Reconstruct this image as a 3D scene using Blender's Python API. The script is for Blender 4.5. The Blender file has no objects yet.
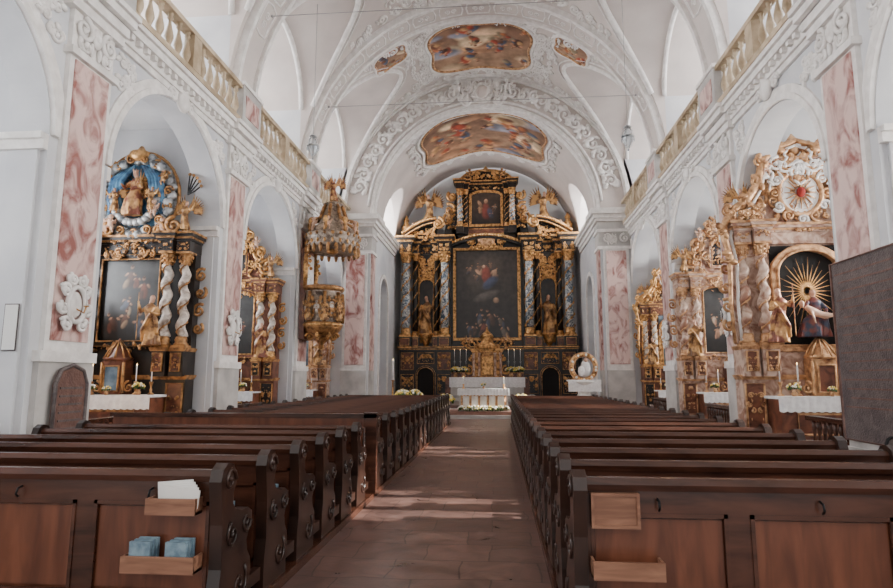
import bpy, math, random
import numpy as np
from mathutils import Vector, Matrix
PI=math.pi
def S(r,g,b):
    f=lambda c:(c/255/12.92) if c/255<=0.04045 else ((c/255+0.055)/1.055)**2.4
    return (f(r),f(g),f(b),1)
# ---------------------------------------------------------------- materials
M={}
def mk(name,c1,c2=None,rough=.6,metal=0,scale=3,detail=6,dist=0,lo=.35,hi=.65,bump=0,bscale=None,spec=.5,emit=0,stretch=None):
    m=bpy.data.materials.new(name); m.use_nodes=True; nt=m.node_tree; N=nt.nodes; L=nt.links
    p=N['Principled BSDF']; p.inputs['Roughness'].default_value=rough; p.inputs['Metallic'].default_value=metal
    p.inputs['Specular IOR Level'].default_value=spec
    tc=N.new('ShaderNodeTexCoord'); src=tc.outputs['Object']
    if stretch:
        mp=N.new('ShaderNodeMapping'); mp.inputs['Scale'].default_value=stretch; L.new(src,mp.inputs['Vector']); src=mp.outputs[0]
    if c2 is None: p.inputs['Base Color'].default_value=c1
    else:
        n=N.new('ShaderNodeTexNoise'); n.inputs['Scale'].default_value=scale; n.inputs['Detail'].default_value=detail; n.inputs['Distortion'].default_value=dist
        L.new(src,n.inputs['Vector'])
        r=N.new('ShaderNodeValToRGB'); r.color_ramp.elements[0].position=lo; r.color_ramp.elements[1].position=hi
        r.color_ramp.elements[0].color=c1; r.color_ramp.elements[1].color=c2
        L.new(n.outputs['Fac'],r.inputs['Fac']); L.new(r.outputs['Color'],p.inputs['Base Color'])
    if bump:
        n=N.new('ShaderNodeTexNoise'); n.inputs['Scale'].default_value=bscale or scale*3; n.inputs['Detail'].default_value=4
        L.new(tc.outputs['Object'],n.inputs['Vector'])
        bm=N.new('ShaderNodeBump'); bm.inputs['Strength'].default_value=bump; bm.inputs['Distance'].default_value=.03
        L.new(n.outputs['Fac'],bm.inputs['Height']); L.new(bm.outputs['Normal'],p.inputs['Normal'])
    if emit:
        p.inputs['Emission Color'].default_value=c1; p.inputs['Emission Strength'].default_value=emit
    M[name]=m; return m
mk('plaster',S(192,193,197),S(214,214,215),rough=.8,scale=.6,bump=.08,bscale=6)
mk('vault_plaster',S(194,183,177),S(212,202,195),rough=.85,scale=.5,bump=.06,bscale=5)
mk('stucco',S(220,215,210),S(241,237,233),rough=.7,scale=4,bump=.2)
mk('stone_trim',S(170,166,162),S(200,196,191),rough=.7,scale=1.5,bump=.1)
mk('pink_marble',S(146,86,78),S(220,190,182),rough=.33,scale=2.0,detail=12,dist=1.6,lo=.34,hi=.56,stretch=(1,1,.6))
mk('baluster_stone',S(158,138,110),S(200,180,152),rough=.6,scale=2)
mk('gold',S(104,66,30),S(224,172,110),rough=.38,metal=.6,scale=7,lo=.3,hi=.58,bump=.5,bscale=14)
mk('old_gold',S(78,50,28),S(190,140,88),rough=.42,metal=.5,scale=6,lo=.3,hi=.6,bump=.5,bscale=14)
mk('pale_gold',S(128,80,46),S(218,172,126),rough=.42,metal=.4,scale=6,lo=.3,hi=.6,bump=.5,bscale=14)
mk('black_wood',S(15,13,13),S(42,33,28),rough=.34,scale=3)
mk('brown_marble',S(74,40,29),S(132,82,60),rough=.35,scale=3,dist=1)
mk('rose_marble',S(146,104,84),S(208,182,164),rough=.35,scale=3,dist=1.4,lo=.38,hi=.6)
mk('blue_marble',S(64,86,106),S(202,202,198),rough=.3,scale=4,dist=2,lo=.42,hi=.58)
mk('column_white',S(140,124,112),S(222,210,198),rough=.4,scale=5,dist=1)
mk('canopy_stone',S(84,66,52),S(184,166,148),rough=.4,scale=5,dist=1)
mk('pew_wood',S(48,27,19),S(82,49,36),rough=.25,scale=2.0,dist=.6,bump=.05,stretch=(.6,4,4))
mk('pew_panel_lit',S(84,48,34),S(116,70,50),rough=.28,scale=2.0,dist=.6,bump=.05,stretch=(4,4,.6))  # lit brown copy of the pew wood, light on near backs painted in
mk('pew_end',S(28,17,13),S(54,34,26),rough=.3,scale=3)
mk('light_wood',S(116,78,58),S(150,108,84),rough=.5,scale=3,dist=.6,stretch=(.8,6,6))
mk('cloth',S(224,222,222),S(242,241,240),rough=.85,scale=9,bump=.2)
mk('paper',S(225,224,220),rough=.8)
mk('blue_book',S(92,116,132),S(128,152,164),rough=.6,scale=20)
mk('skin',S(196,150,124),rough=.5)
mk('silver',S(84,88,92),S(196,198,198),rough=.4,metal=.4,scale=5,bump=.4)
mk('blue_drapery',S(34,72,110),S(86,134,166),rough=.5,scale=5,bump=.3)
mk('sky_blue_paint',S(70,92,112),S(120,140,156),rough=.5,scale=3)
mk('leaf',S(34,60,22),S(80,110,44),rough=.6,scale=12)
mk('yellow_flower',S(226,190,70),S(246,226,130),rough=.6,scale=12)
mk('white_flower',S(236,232,222),rough=.6)
mk('red_slab',S(94,66,58),S(124,92,82),rough=.45,scale=5,dist=1,bump=.5,bscale=30)
mk('grey_slab',S(76,68,68),S(104,94,92),rough=.4,scale=5,dist=1,bump=.6,bscale=35)
mk('iron',S(18,18,20),rough=.5,metal=.5)
mk('steel_rod',S(150,148,146),rough=.5,metal=.3)
mk('red_cloth',S(130,28,24),S(160,44,34),rough=.8,scale=4)
mk('carpet',S(120,84,72),S(140,104,90),rough=.9,scale=4)
mk('flame',(1,.62,.25,1),emit=12)
mk('lamp_shade',(1,.55,.2,1),emit=5)
mk('void_shade_paint',S(16,13,12),rough=.8)  # near-black colour paints the unlit depth of doorways and niche on solid panels
def glassm():
    m=bpy.data.materials.new('clear_glass'); m.use_nodes=True; p=m.node_tree.nodes['Principled BSDF']
    p.inputs['Base Color'].default_value=(.8,.86,.9,1); p.inputs['Roughness'].default_value=.08; p.inputs['Alpha'].default_value=.45
    p.inputs['Metallic'].default_value=.3; M['glass']=m
glassm()
def winm():
    m=bpy.data.materials.new('window_glass'); m.use_nodes=True; nt=m.node_tree; nt.nodes.clear()
    e=nt.nodes.new('ShaderNodeEmission'); o=nt.nodes.new('ShaderNodeOutputMaterial'); e.inputs[0].default_value=(.95,.97,1,1); e.inputs[1].default_value=26
    nt.links.new(e.outputs[0],o.inputs[0]); M['window_glass']=m
winm()
def paintm(name,rough,sc,lo=.6,hi=1.35):
    m=bpy.data.materials.new(name); m.use_nodes=True; nt=m.node_tree; N=nt.nodes; L=nt.links; p=N['Principled BSDF']
    a=N.new('ShaderNodeAttribute'); a.attribute_name='Col'; n=N.new('ShaderNodeTexNoise'); n.inputs['Scale'].default_value=sc; n.inputs['Detail'].default_value=8
    tc=N.new('ShaderNodeTexCoord'); L.new(tc.outputs['Object'],n.inputs['Vector'])
    mp=N.new('ShaderNodeMapRange'); mp.inputs[1].default_value=.3; mp.inputs[2].default_value=.7; mp.inputs[3].default_value=lo; mp.inputs[4].default_value=hi
    L.new(n.outputs['Fac'],mp.inputs[0]); mx=N.new('ShaderNodeVectorMath'); mx.operation='SCALE'
    L.new(a.outputs['Color'],mx.inputs[0]); L.new(mp.outputs[0],mx.inputs['Scale']); L.new(mx.outputs[0],p.inputs['Base Color'])
    p.inputs['Roughness'].default_value=rough; M[name]=m
paintm('oil_painting',.35,3); paintm('fresco_paint',.8,1.6)
def floorm():
    m=bpy.data.materials.new('floor_slabs'); m.use_nodes=True; nt=m.node_tree; N=nt.nodes; L=nt.links; p=N['Principled BSDF']
    tc=N.new('ShaderNodeTexCoord'); b=N.new('ShaderNodeTexBrick'); b.inputs['Scale'].default_value=1
    b.inputs['Brick Width'].default_value=.7; b.inputs['Row Height'].default_value=.58; b.inputs['Mortar Size'].default_value=.008; b.offset=.37
    b.inputs['Color1'].default_value=S(110,84,77); b.inputs['Color2'].default_value=S(92,71,66); b.inputs['Mortar'].default_value=S(60,47,44)
    nd=N.new('ShaderNodeTexNoise'); nd.inputs['Scale'].default_value=1.3; L.new(tc.outputs['Object'],nd.inputs['Vector'])
    ad=N.new('ShaderNodeVectorMath'); ad.operation='MULTIPLY_ADD'; L.new(nd.outputs['Color'],ad.inputs[0]); ad.inputs[1].default_value=(.2,.2,0); L.new(tc.outputs['Object'],ad.inputs[2])
    L.new(ad.outputs[0],b.inputs['Vector'])
    n=N.new('ShaderNodeTexNoise'); n.inputs['Scale'].default_value=3.2; n.inputs['Detail'].default_value=10; n.inputs['Distortion'].default_value=1
    L.new(tc.outputs['Object'],n.inputs['Vector'])
    mp=N.new('ShaderNodeMapRange'); mp.inputs[1].default_value=.3; mp.inputs[2].default_value=.7; mp.inputs[3].default_value=.58; mp.inputs[4].default_value=1.5
    L.new(n.outputs['Fac'],mp.inputs[0]); mx=N.new('ShaderNodeVectorMath'); mx.operation='SCALE'
    L.new(b.outputs['Color'],mx.inputs[0]); L.new(mp.outputs[0],mx.inputs['Scale']); L.new(mx.outputs[0],p.inputs['Base Color'])
    r=N.new('ShaderNodeMapRange'); r.inputs[3].default_value=.18; r.inputs[4].default_value=.48; L.new(n.outputs['Fac'],r.inputs[0]); L.new(r.outputs[0],p.inputs['Roughness'])
    bm=N.new('ShaderNodeBump'); bm.inputs['Strength'].default_value=.35; bm.inputs['Distance'].default_value=.02; L.new(n.outputs['Fac'],bm.inputs['Height']); L.new(bm.outputs['Normal'],p.inputs['Normal'])
    M['floor_slabs']=m
floorm()
# ---------------------------------------------------------------- mesh builder
class MB:
    def __init__(s): s.v=[];s.f=[];s.mi=[];s.sm=[];s.mats=[];s.T=Matrix()
    def mid(s,m):
        if m not in s.mats: s.mats.append(m)
        return s.mats.index(m)
    def add(s,vs,fs,m,smooth=False):
        o=len(s.v); T=s.T
        s.v+= [tuple(T@Vector(p)) for p in vs]; i=s.mid(m)
        for f in fs: s.f.append([o+k for k in f]); s.mi.append(i); s.sm.append(smooth)
    def box(s,x0,x1,y0,y1,z0,z1,m):
        s.add([(x0,y0,z0),(x1,y0,z0),(x1,y1,z0),(x0,y1,z0),(x0,y0,z1),(x1,y0,z1),(x1,y1,z1),(x0,y1,z1)],
          [(0,3,2,1),(4,5,6,7),(0,1,5,4),(1,2,6,5),(2,3,7,6),(3,0,4,7)],m)
    def prism(s,poly,a0,a1,m,axis='y',smooth=False):
        n=len(poly)
        if axis=='y': g=lambda p,a:(p[0],a,p[1])
        elif axis=='x': g=lambda p,a:(a,p[0],p[1])
        else: g=lambda p,a:(p[0],p[1],a)
        s.add([g(p,a0) for p in poly]+[g(p,a1) for p in poly],[tuple(range(n)),tuple(range(2*n-1,n-1,-1))],m)
        s.add([g(p,a0) for p in poly]+[g(p,a1) for p in poly],[(i,(i+1)%n,n+(i+1)%n,n+i) for i in range(n)],m,smooth)
    def lathe(s,cx,cy,prof,m,n=12,smooth=True,twist=None,sy=1,a0=0,a1=2*PI):
        vs=[];fs=[];full=abs(a1-a0-2*PI)<1e-6; k=n if full else n+1
        for (r,z) in prof:
            ox=oy=0
            if twist: ox=twist[0]*math.cos(z*twist[1]);oy=twist[0]*math.sin(z*twist[1])
            for i in range(k):
                a=a0+(a1-a0)*i/n; vs.append((cx+ox+r*math.cos(a),cy+oy+sy*r*math.sin(a),z))
        for j in range(len(prof)-1):
            for i in range(n):
                i2=(i+1)%k; fs.append((j*k+i,j*k+i2,(j+1)*k+i2,(j+1)*k+i))
        if full: fs.append(tuple(range(k-1,-1,-1))); fs.append(tuple((len(prof)-1)*k+i for i in range(k)))
        s.add(vs,fs,m,smooth)
    def tube(s,pts,rad,m,n=6,closed=False):
        pts=[Vector(p) for p in pts]; N=len(pts)
        if not hasattr(rad,'__len__'): rad=[rad]*N
        vs=[];fs=[]; up=None
        for i,p in enumerate(pts):
            if closed: t=pts[(i+1)%N]-pts[i-1]
            else: t=pts[min(i+1,N-1)]-pts[max(i-1,0)]
            if t.length<1e-9: t=Vector((0,0,1))
            t.normalize()
            if up is None: up=t.orthogonal().normalized()
            up=(up-t*up.dot(t)); 
            if up.length<1e-6: up=t.orthogonal()
            up.normalize(); w=t.cross(up)
            for k in range(n):
                a=2*PI*k/n; vs.append(p+(up*math.cos(a)+w*math.sin(a))*rad[i])
        R=N if closed else N-1
        for i in range(R):
            j=(i+1)%N
            for k in range(n): fs.append((i*n+k,i*n+(k+1)%n,j*n+(k+1)%n,j*n+k))
        if not closed: fs.append(tuple(range(n-1,-1,-1))); fs.append(tuple((N-1)*n+k for k in range(n)))
        s.add(vs,fs,m,True)
    def ell(s,c,r,m,nu=8,nv=6,rot=None):
        if not hasattr(r,'__len__'): r=(r,r,r)
        vs=[];fs=[];c=Vector(c)
        for j in range(nv+1):
            t=PI*j/nv
            for i in range(nu):
                a=2*PI*i/nu; p=Vector((r[0]*math.sin(t)*math.cos(a),r[1]*math.sin(t)*math.sin(a),r[2]*math.cos(t)))
                if rot: p=rot@p
                vs.append(c+p)
        for j in range(nv):
            for i in range(nu): fs.append((j*nu+i,(j+1)*nu+i,(j+1)*nu+(i+1)%nu,j*nu+(i+1)%nu))
        s.add(vs,fs,m,True)
    def cornice(s,x0,x1,yf,yb,z,h,pr,m,m2=None,inv=False):
        st=[(.0,.22,.25),(.22,.45,.45),(.45,.75,.8),(.75,1,1)]
        for i,(a,b,p) in enumerate(st):
            if inv: p=st[3-i][2]
            q=p*pr
            s.box(x0-q,x1+q,yf-q,yb,z+a*h,z+b*h,(m2 if (m2 and i in(1,3)) else m))
    def scroll(s,f,cx,cz,r,m,turns=1.4,dr=1,a0=0,th=.03,n=18,tail=None):
        pts=[];rad=[]
        for i in range(n+1):
            t=i/n; rr=r*(1-.85*t); a=a0+dr*2*PI*turns*t
            pts.append(f(cx+rr*math.cos(a),cz+rr*math.sin(a))); rad.append(th*(1-.45*t))
        s.tube(pts,rad,m,5); s.ell(pts[-1],th*1.3,m,6,4)
    def gild(s,x,y,z,w,h,m,n=8,seed=1,th=.03,mirror=True,leaf=True):
        rg=random.Random(seed)
        for i in range(n):
            u=rg.random()*w/2; v=(rg.random()-.5)*h; r=rg.uniform(.12,.3)*min(w,h)*.8; a=rg.random()*6.28; d=rg.choice([-1,1])
            for sg in ((1,-1) if mirror else (1,)):
                s.scroll(lambda p,q:(x+sg*(p),y-th*.3,z+q),u,v,r,m,rg.uniform(.8,1.3),d,a,th,12)
            if leaf:
                for _ in range(2):
                    u=rg.random()*w/2; v=(rg.random()-.5)*h; an=rg.uniform(-1.2,1.2)
                    for sg in (1,-1):
                        s.ell((x+sg*u,y-th*.5,z+v),(r*.2,th*.8,r*.55),m,6,4,Matrix.Rotation(sg*an,3,'Y'))
    def obj(s,name,loc=(0,0,0),parent=None,rotz=0,sharp=None):
        me=bpy.data.meshes.new(name); me.from_pydata(s.v,[],s.f)
        for m in s.mats: me.materials.append(M[m])
        me.polygons.foreach_set('material_index',s.mi); me.polygons.foreach_set('use_smooth',s.sm)
        if sharp: me.set_sharp_from_angle(angle=sharp)
        me.update(); return link(name,me,loc,parent,rotz)
def link(name,me,loc=(0,0,0),parent=None,rotz=0,scale=1):
    o=bpy.data.objects.new(name,me); bpy.context.scene.collection.objects.link(o)
    o.location=loc; o.rotation_euler=(0,0,rotz)
    if scale!=1: o.scale=(scale,)*3 if not hasattr(scale,'__len__') else scale
    if parent: o.parent=parent
    return o
# ---------------------------------------------------------------- painting
def paint_cols(U,V,base_top,base_bot,blobs,seed):
    rg=np.random.RandomState(seed)
    nz=sum(np.sin(U*rg.uniform(4,22)+V*rg.uniform(4,22)+rg.rand()*6)*rg.uniform(.3,1) for _ in range(8))/5
    bt=np.array(base_top[:3]);bb=np.array(base_bot[:3])
    t=np.clip(V*.5+.5+nz*.12,0,1)[:,None]; C=bb*(1-t)+bt*t
    for (x,y,rx,ry,a,c) in blobs:
        dx=U-x+nz*.02;dy=V-y+nz*.02; p=dx*math.cos(a)+dy*math.sin(a); q=-dx*math.sin(a)+dy*math.cos(a)
        d=(p/rx)**2+(q/ry)**2; m=np.clip((1.3-d)/.8,0,1)[:,None]; sh=(1+.55*np.clip(q/ry-p/rx*.5,-1,1))[:,None]
        C=C*(1-m)+np.array(c[:3])*sh*m
    return C
def figs(rg,n,x0,x1,y0,y1,pal,size,skin=S(150,112,86)):
    B=[]
    for i in range(n):
        x=rg.uniform(x0,x1);y=rg.uniform(y0,y1);s=size*rg.uniform(.7,1.2);a=rg.uniform(-.7,.7);c=rg.choice(pal)
        B.append((x,y,s*.45,s,a,c)); B.append((x+rg.uniform(-.5,.5)*s,y-s*.3,s*.5,s*.4,a+1,rg.choice(pal)))
        hx=x-math.sin(a)*s*1.15;hy=y+math.cos(a)*s*1.15; B.append((hx,hy,s*.2,s*.24,0,skin)); B.append((hx,hy+s*.1,s*.2,s*.13,0,S(60,36,24)))
        for sg in(-1,1): B.append((x+sg*s*.5,y+s*.5,s*.11,s*.36,sg*rg.uniform(.5,1.5),skin))
    return B
def painting(w,h,top,bot,blobs,seed,parent,loc,arch=0,nm='painting_canvas'):
    nx=max(30,int(w*40));ny=max(36,int(h*40)); us=np.linspace(-1,1,nx);vs=np.linspace(-1,1,ny)
    U,V=np.meshgrid(us,vs);U=U.ravel();V=V.ravel(); asp=h/w
    C=paint_cols(U,V*1.0,top,bot,[(x,y,rx,ry/asp,a,c) for x,y,rx,ry,a,c in blobs],seed)
    verts=[]
    for u,v in zip(U,V):
        z=v*h/2
        if arch: z=(v+1)/2*(h-arch+arch*math.sqrt(max(0,1-u*u)))-h/2
        verts.append((u*w/2,0,z))
    fs=[(j*nx+i,j*nx+i+1,(j+1)*nx+i+1,(j+1)*nx+i) for j in range(ny-1) for i in range(nx-1)]
    return colmesh(nm,verts,fs,C,'oil_painting',parent,loc)
def colmesh(nm,verts,fs,C,mat,parent,loc=(0,0,0)):
    me=bpy.data.meshes.new(nm); me.from_pydata(verts,[],fs); at=me.color_attributes.new('Col','FLOAT_COLOR','POINT')
    arr=np.ones((len(verts),4));arr[:,:3]=np.clip(C,0,1); at.data.foreach_set('color',arr.ravel().astype(np.float32))
    me.materials.append(M[mat]); me.polygons.foreach_set('use_smooth',[True]*len(fs)); return link(nm,me,loc,parent)
# ---------------------------------------------------------------- statues
def remesh(b,vox):
    o=b.obj('tmp_sculpt'); md=o.modifiers.new('r','REMESH'); md.mode='VOXEL'; md.voxel_size=vox; md.use_smooth_shade=True
    sm=o.modifiers.new('s','SMOOTH'); sm.factor=.5; sm.iterations=2
    dg=bpy.context.evaluated_depsgraph_get(); me=bpy.data.meshes.new_from_object(o.evaluated_get(dg)); bpy.data.objects.remove(o); me.materials.clear(); me.materials.append(None)
    me.polygons.foreach_set('use_smooth',[True]*len(me.polygons)); return me
def robe(b,prof=None,sway=.03,folds=6,seed=0,cx=0,cy=0):
    prof=prof or [(0,.17),(.06,.165),(.2,.15),(.38,.125),(.5,.105),(.58,.1),(.66,.115),(.74,.125),(.79,.09),(.83,.04),(.9,.034)]
    vs=[];n=36;fs=[]
    for z,r in prof:
        ox=sway*math.sin(z*5+seed)
        for i in range(n):
            a=2*PI*i/n; k=1+(.17*math.sin(folds*a+z*4+seed)+.07*math.sin(11*a-z*7))*max(0,1-z/.75)
            vs.append((cx+ox+r*k*math.cos(a),cy+.72*r*k*math.sin(a),z))
    for j in range(len(prof)-1):
        for i in range(n): fs.append((j*n+i,j*n+(i+1)%n,(j+1)*n+(i+1)%n,(j+1)*n+i))
    fs.append(tuple(range(n-1,-1,-1)));fs.append(tuple((len(prof)-1)*n+i for i in range(n))); b.add(vs,fs,'skin')
def head(b,x,y,z,s=1,hair=True,beard=False):
    b.ell((x,y,z),(.042*s,.05*s,.06*s),'skin',14,10); b.ell((x,y-.05*s,z-.004*s),(.009*s,.014*s,.016*s),'skin')
    b.ell((x,y-.036*s,z-.04*s),(.02*s,.018*s,.018*s),'skin')
    if hair: b.ell((x,y+.018*s,z+.012*s),(.05*s,.052*s,.062*s),'skin',12,8); b.ell((x,y+.03*s,z-.04*s),(.042*s,.03*s,.05*s),'skin')
    if beard: b.ell((x,y-.038*s,z-.06*s),(.024*s,.022*s,.04*s),'skin')
def arm(b,sh,el,hd,s=1,hand=True):
    b.tube([sh,[(sh[i]+el[i])/2 for i in range(3)],el,[(el[i]+hd[i])/2 for i in range(3)],hd],[.042*s,.044*s,.036*s,.033*s,.02*s],'skin',10)
    if hand:
        d=(Vector(hd)-Vector(el)).normalized(); h=Vector(hd)
        b.ell(h+d*.02*s,(.019*s,.016*s,.022*s),'skin'); side=d.orthogonal().normalized()
        for k in range(4):
            o=side*(k-1.5)*.011*s; b.tube([h+d*.03*s+o,h+d*(.055-.003*abs(k-1))*s+o*1.4],[.0065*s,.0055*s],'skin',5)
        b.tube([h+side*.015*s,h+d*.03*s+side*.035*s],[.007*s,.006*s],'skin',5)
def wing(b,sg,s=1):
    for k in range(11):
        t=k/10; a=math.radians(78-95*t); L=(.46-.2*t)*s; root=Vector((sg*(.06+.14*math.sin(t*PI*.5)),.09,.7+.12*(1-t)-.05*t))
        tip=root+Vector((sg*math.cos(a)*L,.08,math.sin(a)*L)); mid=(root+tip)/2+Vector((sg*.03,.03,.02))
        b.tube([root,mid,tip],[.026,.026,.008],'skin',7)
    b.tube([(sg*.04,.08,.68),(sg*.14,.1,.86),(sg*.2,.12,1.0)],[.035,.035,.02],'skin',8)
ST={}
def make_statues():
    b=MB(); robe(b,seed=1); head(b,0.0,-.01,.93,beard=True); arm(b,(.1,0,.75),(.17,-.04,.6),(.1,-.17,.63)); arm(b,(-.1,0,.75),(-.2,-.06,.66),(-.2,-.14,.82))
    b.tube([(.12,-.05,.72),(.02,-.11,.55),(-.1,-.12,.3),(-.14,-.05,.1)],[.04,.05,.045,.03],'skin',8); b.tube([(-.2,-.15,.1),(-.2,-.15,1.05)],.011,'skin',6)
    b.tube([(.1,-.1,.62),(.15,-.08,.45),(.17,-.05,.22)],[.03,.045,.03],'skin',8)
    ST['saint']=remesh(b,.012)
    b=MB(); robe(b,seed=2,prof=[(.12,.15),(.2,.15),(.3,.13),(.42,.11),(.52,.1),(.58,.095),(.66,.11),(.74,.12),(.79,.09),(.83,.04),(.9,.034)])
    head(b,.02,-.01,.93); arm(b,(.1,0,.75),(.22,-.04,.72),(.3,-.1,.86)); arm(b,(-.1,0,.75),(-.2,-.08,.62),(-.12,-.2,.6))
    for sg,dy in((1,-.03),(-1,.05)): b.tube([(sg*.05,0,.3),(sg*.07,dy-.04,.16),(sg*.08,dy,.03)],[.06,.042,.025],'skin',8); b.ell((sg*.08,dy-.035,.02),(.022,.05,.02),'skin')
    for sg in(1,-1): wing(b,sg)
    ST['angel']=remesh(b,.012)
    b=MB(); robe(b,seed=4,prof=[(0,.2),(.1,.2),(.25,.19),(.38,.18),(.5,.125),(.58,.105),(.66,.115),(.74,.125),(.79,.1),(.83,.045),(.9,.034)])
    head(b,-.01,-.01,.93); b.ell((-.01,.02,.93),(.06,.05,.08),'skin'); arm(b,(.1,0,.75),(.19,-.04,.6),(.1,-.15,.56)); arm(b,(-.1,0,.75),(-.2,-.06,.6),(-.19,-.18,.64))
    b.ell((.1,-.13,.66),(.045,.04,.07),'skin'); head(b,.1,-.14,.77,.62); arm(b,(.14,-.14,.71),(.18,-.17,.7),(.2,-.2,.75),.5); b.tube([(.1,-.14,.6),(.06,-.2,.56),(.05,-.2,.48)],[.03,.024,.016],'skin',6)
    for k in range(7): a=2*PI*k/7; b.tube([(-.01+.045*math.cos(a),.045*math.sin(a),.98),(-.01+.06*math.cos(a),.06*math.sin(a),1.04)],.013,'skin',5)
    ST['madonna']=remesh(b,.012)
    b=MB(); robe(b,seed=5,prof=[(0,.3),(.1,.3),(.25,.27),(.38,.24),(.46,.15),(.55,.12),(.66,.12),(.74,.13),(.79,.1),(.83,.045),(.9,.034)])
    head(b,0,-.03,.93); b.ell((0,.02,.92),(.065,.06,.085),'skin'); arm(b,(.11,0,.75),(.2,-.1,.58),(.12,-.26,.5)); arm(b,(-.11,0,.75),(-.22,-.1,.58),(-.2,-.26,.55))
    ST['pieta']=remesh(b,.014)
    b=MB(); b.tube([(-.26,-.22,.62),(-.15,-.24,.52),(0,-.25,.45),(.14,-.26,.42)],[.05,.085,.07,.075],'skin',10); head(b,-.33,-.22,.68,1.0,beard=True)
    for d in(-.035,.035): b.tube([(.12,-.26+d,.42),(.3,-.28+d,.44),(.36,-.27+d,.2),(.36,-.3+d,.06)],[.055,.045,.035,.02],'skin',8)
    b.tube([(-.2,-.28,.56),(-.18,-.34,.4),(-.15,-.35,.26)],[.03,.026,.016],'skin',7)
    ST['christ']=remesh(b,.014)
    b=MB(); b.ell((0,0,.5),(.15,.12,.2),'skin',12,8); b.ell((0,0,.36),(.15,.13,.12),'skin',12,8); b.ell((0,-.01,.82),(.12,.12,.13),'skin',12,8); b.ell((0,.03,.87),(.13,.12,.11),'skin',10,7); b.tube([(0,0,.6),(0,0,.75)],.06,'skin')
    b.tube([(.12,0,.62),(.26,-.05,.6),(.34,-.1,.74)],[.06,.05,.035],'skin',8); b.tube([(-.12,0,.62),(-.25,-.1,.55),(-.2,-.22,.5)],[.06,.05,.035],'skin',8)
    b.tube([(.08,0,.34),(.15,-.16,.26),(.14,-.1,.04)],[.085,.07,.035],'skin',8); b.tube([(-.08,0,.34),(-.13,-.06,.18),(-.12,.05,.0)],[.085,.065,.035],'skin',8)
    for sg in(1,-1):
        for k in range(5): b.tube([(sg*.05,.1,.6),(sg*(.28-.02*k),.14,.82-.09*k)],[.04,.02],'skin',6)
    ST['putto']=remesh(b,.02)
def polych(name,robe1,robe2,skin=S(198,156,132),zt=.84,metal=.25):
    m=bpy.data.materials.new(name); m.use_nodes=True; nt=m.node_tree;N=nt.nodes;L=nt.links;p=N['Principled BSDF']
    tc=N.new('ShaderNodeTexCoord'); sx=N.new('ShaderNodeSeparateXYZ'); L.new(tc.outputs['Object'],sx.inputs[0])
    n=N.new('ShaderNodeTexNoise'); n.inputs['Scale'].default_value=6; L.new(tc.outputs['Object'],n.inputs['Vector'])
    r=N.new('ShaderNodeValToRGB'); r.color_ramp.elements[0].color=robe1; r.color_ramp.elements[1].color=robe2; r.color_ramp.elements[0].position=.42; r.color_ramp.elements[1].position=.58
    L.new(n.outputs['Fac'],r.inputs['Fac']); g=N.new('ShaderNodeMath'); g.operation='GREATER_THAN'; g.inputs[1].default_value=zt; L.new(sx.outputs['Z'],g.inputs[0])
    y=N.new('ShaderNodeMath'); y.operation='ABSOLUTE'; L.new(sx.outputs['X'],y.inputs[0]); y2=N.new('ShaderNodeMath'); y2.operation='LESS_THAN'; y2.inputs[1].default_value=.07; L.new(y.outputs[0],y2.inputs[0])
    mu=N.new('ShaderNodeMath'); mu.operation='MULTIPLY'; L.new(g.outputs[0],mu.inputs[0]); L.new(y2.outputs[0],mu.inputs[1])
    mx=N.new('ShaderNodeMix'); mx.data_type='RGBA'; L.new(mu.outputs[0],mx.inputs[0]); L.new(r.outputs['Color'],mx.inputs[6]); mx.inputs[7].default_value=skin
    L.new(mx.outputs[2],p.inputs['Base Color']); p.inputs['Roughness'].default_value=.4; p.inputs['Metallic'].default_value=metal; M[name]=m
polych('gilt_figure',S(204,156,100),S(110,74,44)); polych('gilt_red_figure',S(202,154,100),S(120,68,52)); polych('blue_figure',S(44,54,76),S(110,56,50),metal=0)
mk('putto_skin',S(204,166,142),rough=.5)
def statue(kind,mat,parent,loc,h,rotz=0,nm=None,flip=False):
    o=link(nm or (kind+'_figure'),ST[kind],loc,parent,rotz,(-h if flip else h,h,h)); o.material_slots[0].link='OBJECT'; o.material_slots[0].material=M[mat]; return o
make_statues()
# ---------------------------------------------------------------- shell
XW=7.6; XO=12.4; PH=.85; YC=31.0; DE=-.7; ZG=10.3+DE; ZS=6.3; RV=7.6; ZV=10.6; ZL=13.2; SL=.3
PCS={-1:[-2.35,4.3,10.85,17.8,24.6],1:[-2.35,4.9,11.85,17.95,24.65]}
PC=[(a+c)/2 for a,c in zip(PCS[-1],PCS[1])]
BCS={};BRS={}
for s in(-1,1):
    P=PCS[s]; BCS[s]=[(P[i]+P[i+1])/2 for i in range(4)]+[(P[4]+.85+YC)/2]; BRS[s]=[(P[i+1]-P[i])/2-PH for i in range(4)]+[(YC-P[4]-.85)/2]
BC=[(a+c)/2 for a,c in zip(BCS[-1],BCS[1])]
def arch_cells(b,axis,p0,p1,a0,a1,z0,z1,ac,r,zb,zs,m,n=24):
    if ac-r>a0+1e-4: b.prism([(a0,z0),(ac-r,z0),(ac-r,z1),(a0,z1)],p0,p1,m,axis)
    if ac+r<a1-1e-4: b.prism([(ac+r,z0),(a1,z0),(a1,z1),(ac+r,z1)],p0,p1,m,axis)
    if zb>z0+1e-4: b.prism([(ac-r,z0),(ac+r,z0),(ac+r,zb),(ac-r,zb)],p0,p1,m,axis)
    P=[(ac-r*math.cos(PI*i/n),zs+r*math.sin(PI*i/n)) for i in range(n+1)]
    for i in range(n): b.prism([P[i],P[i+1],(P[i+1][0],z1),(P[i][0],z1)],p0,p1,m,axis)
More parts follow.
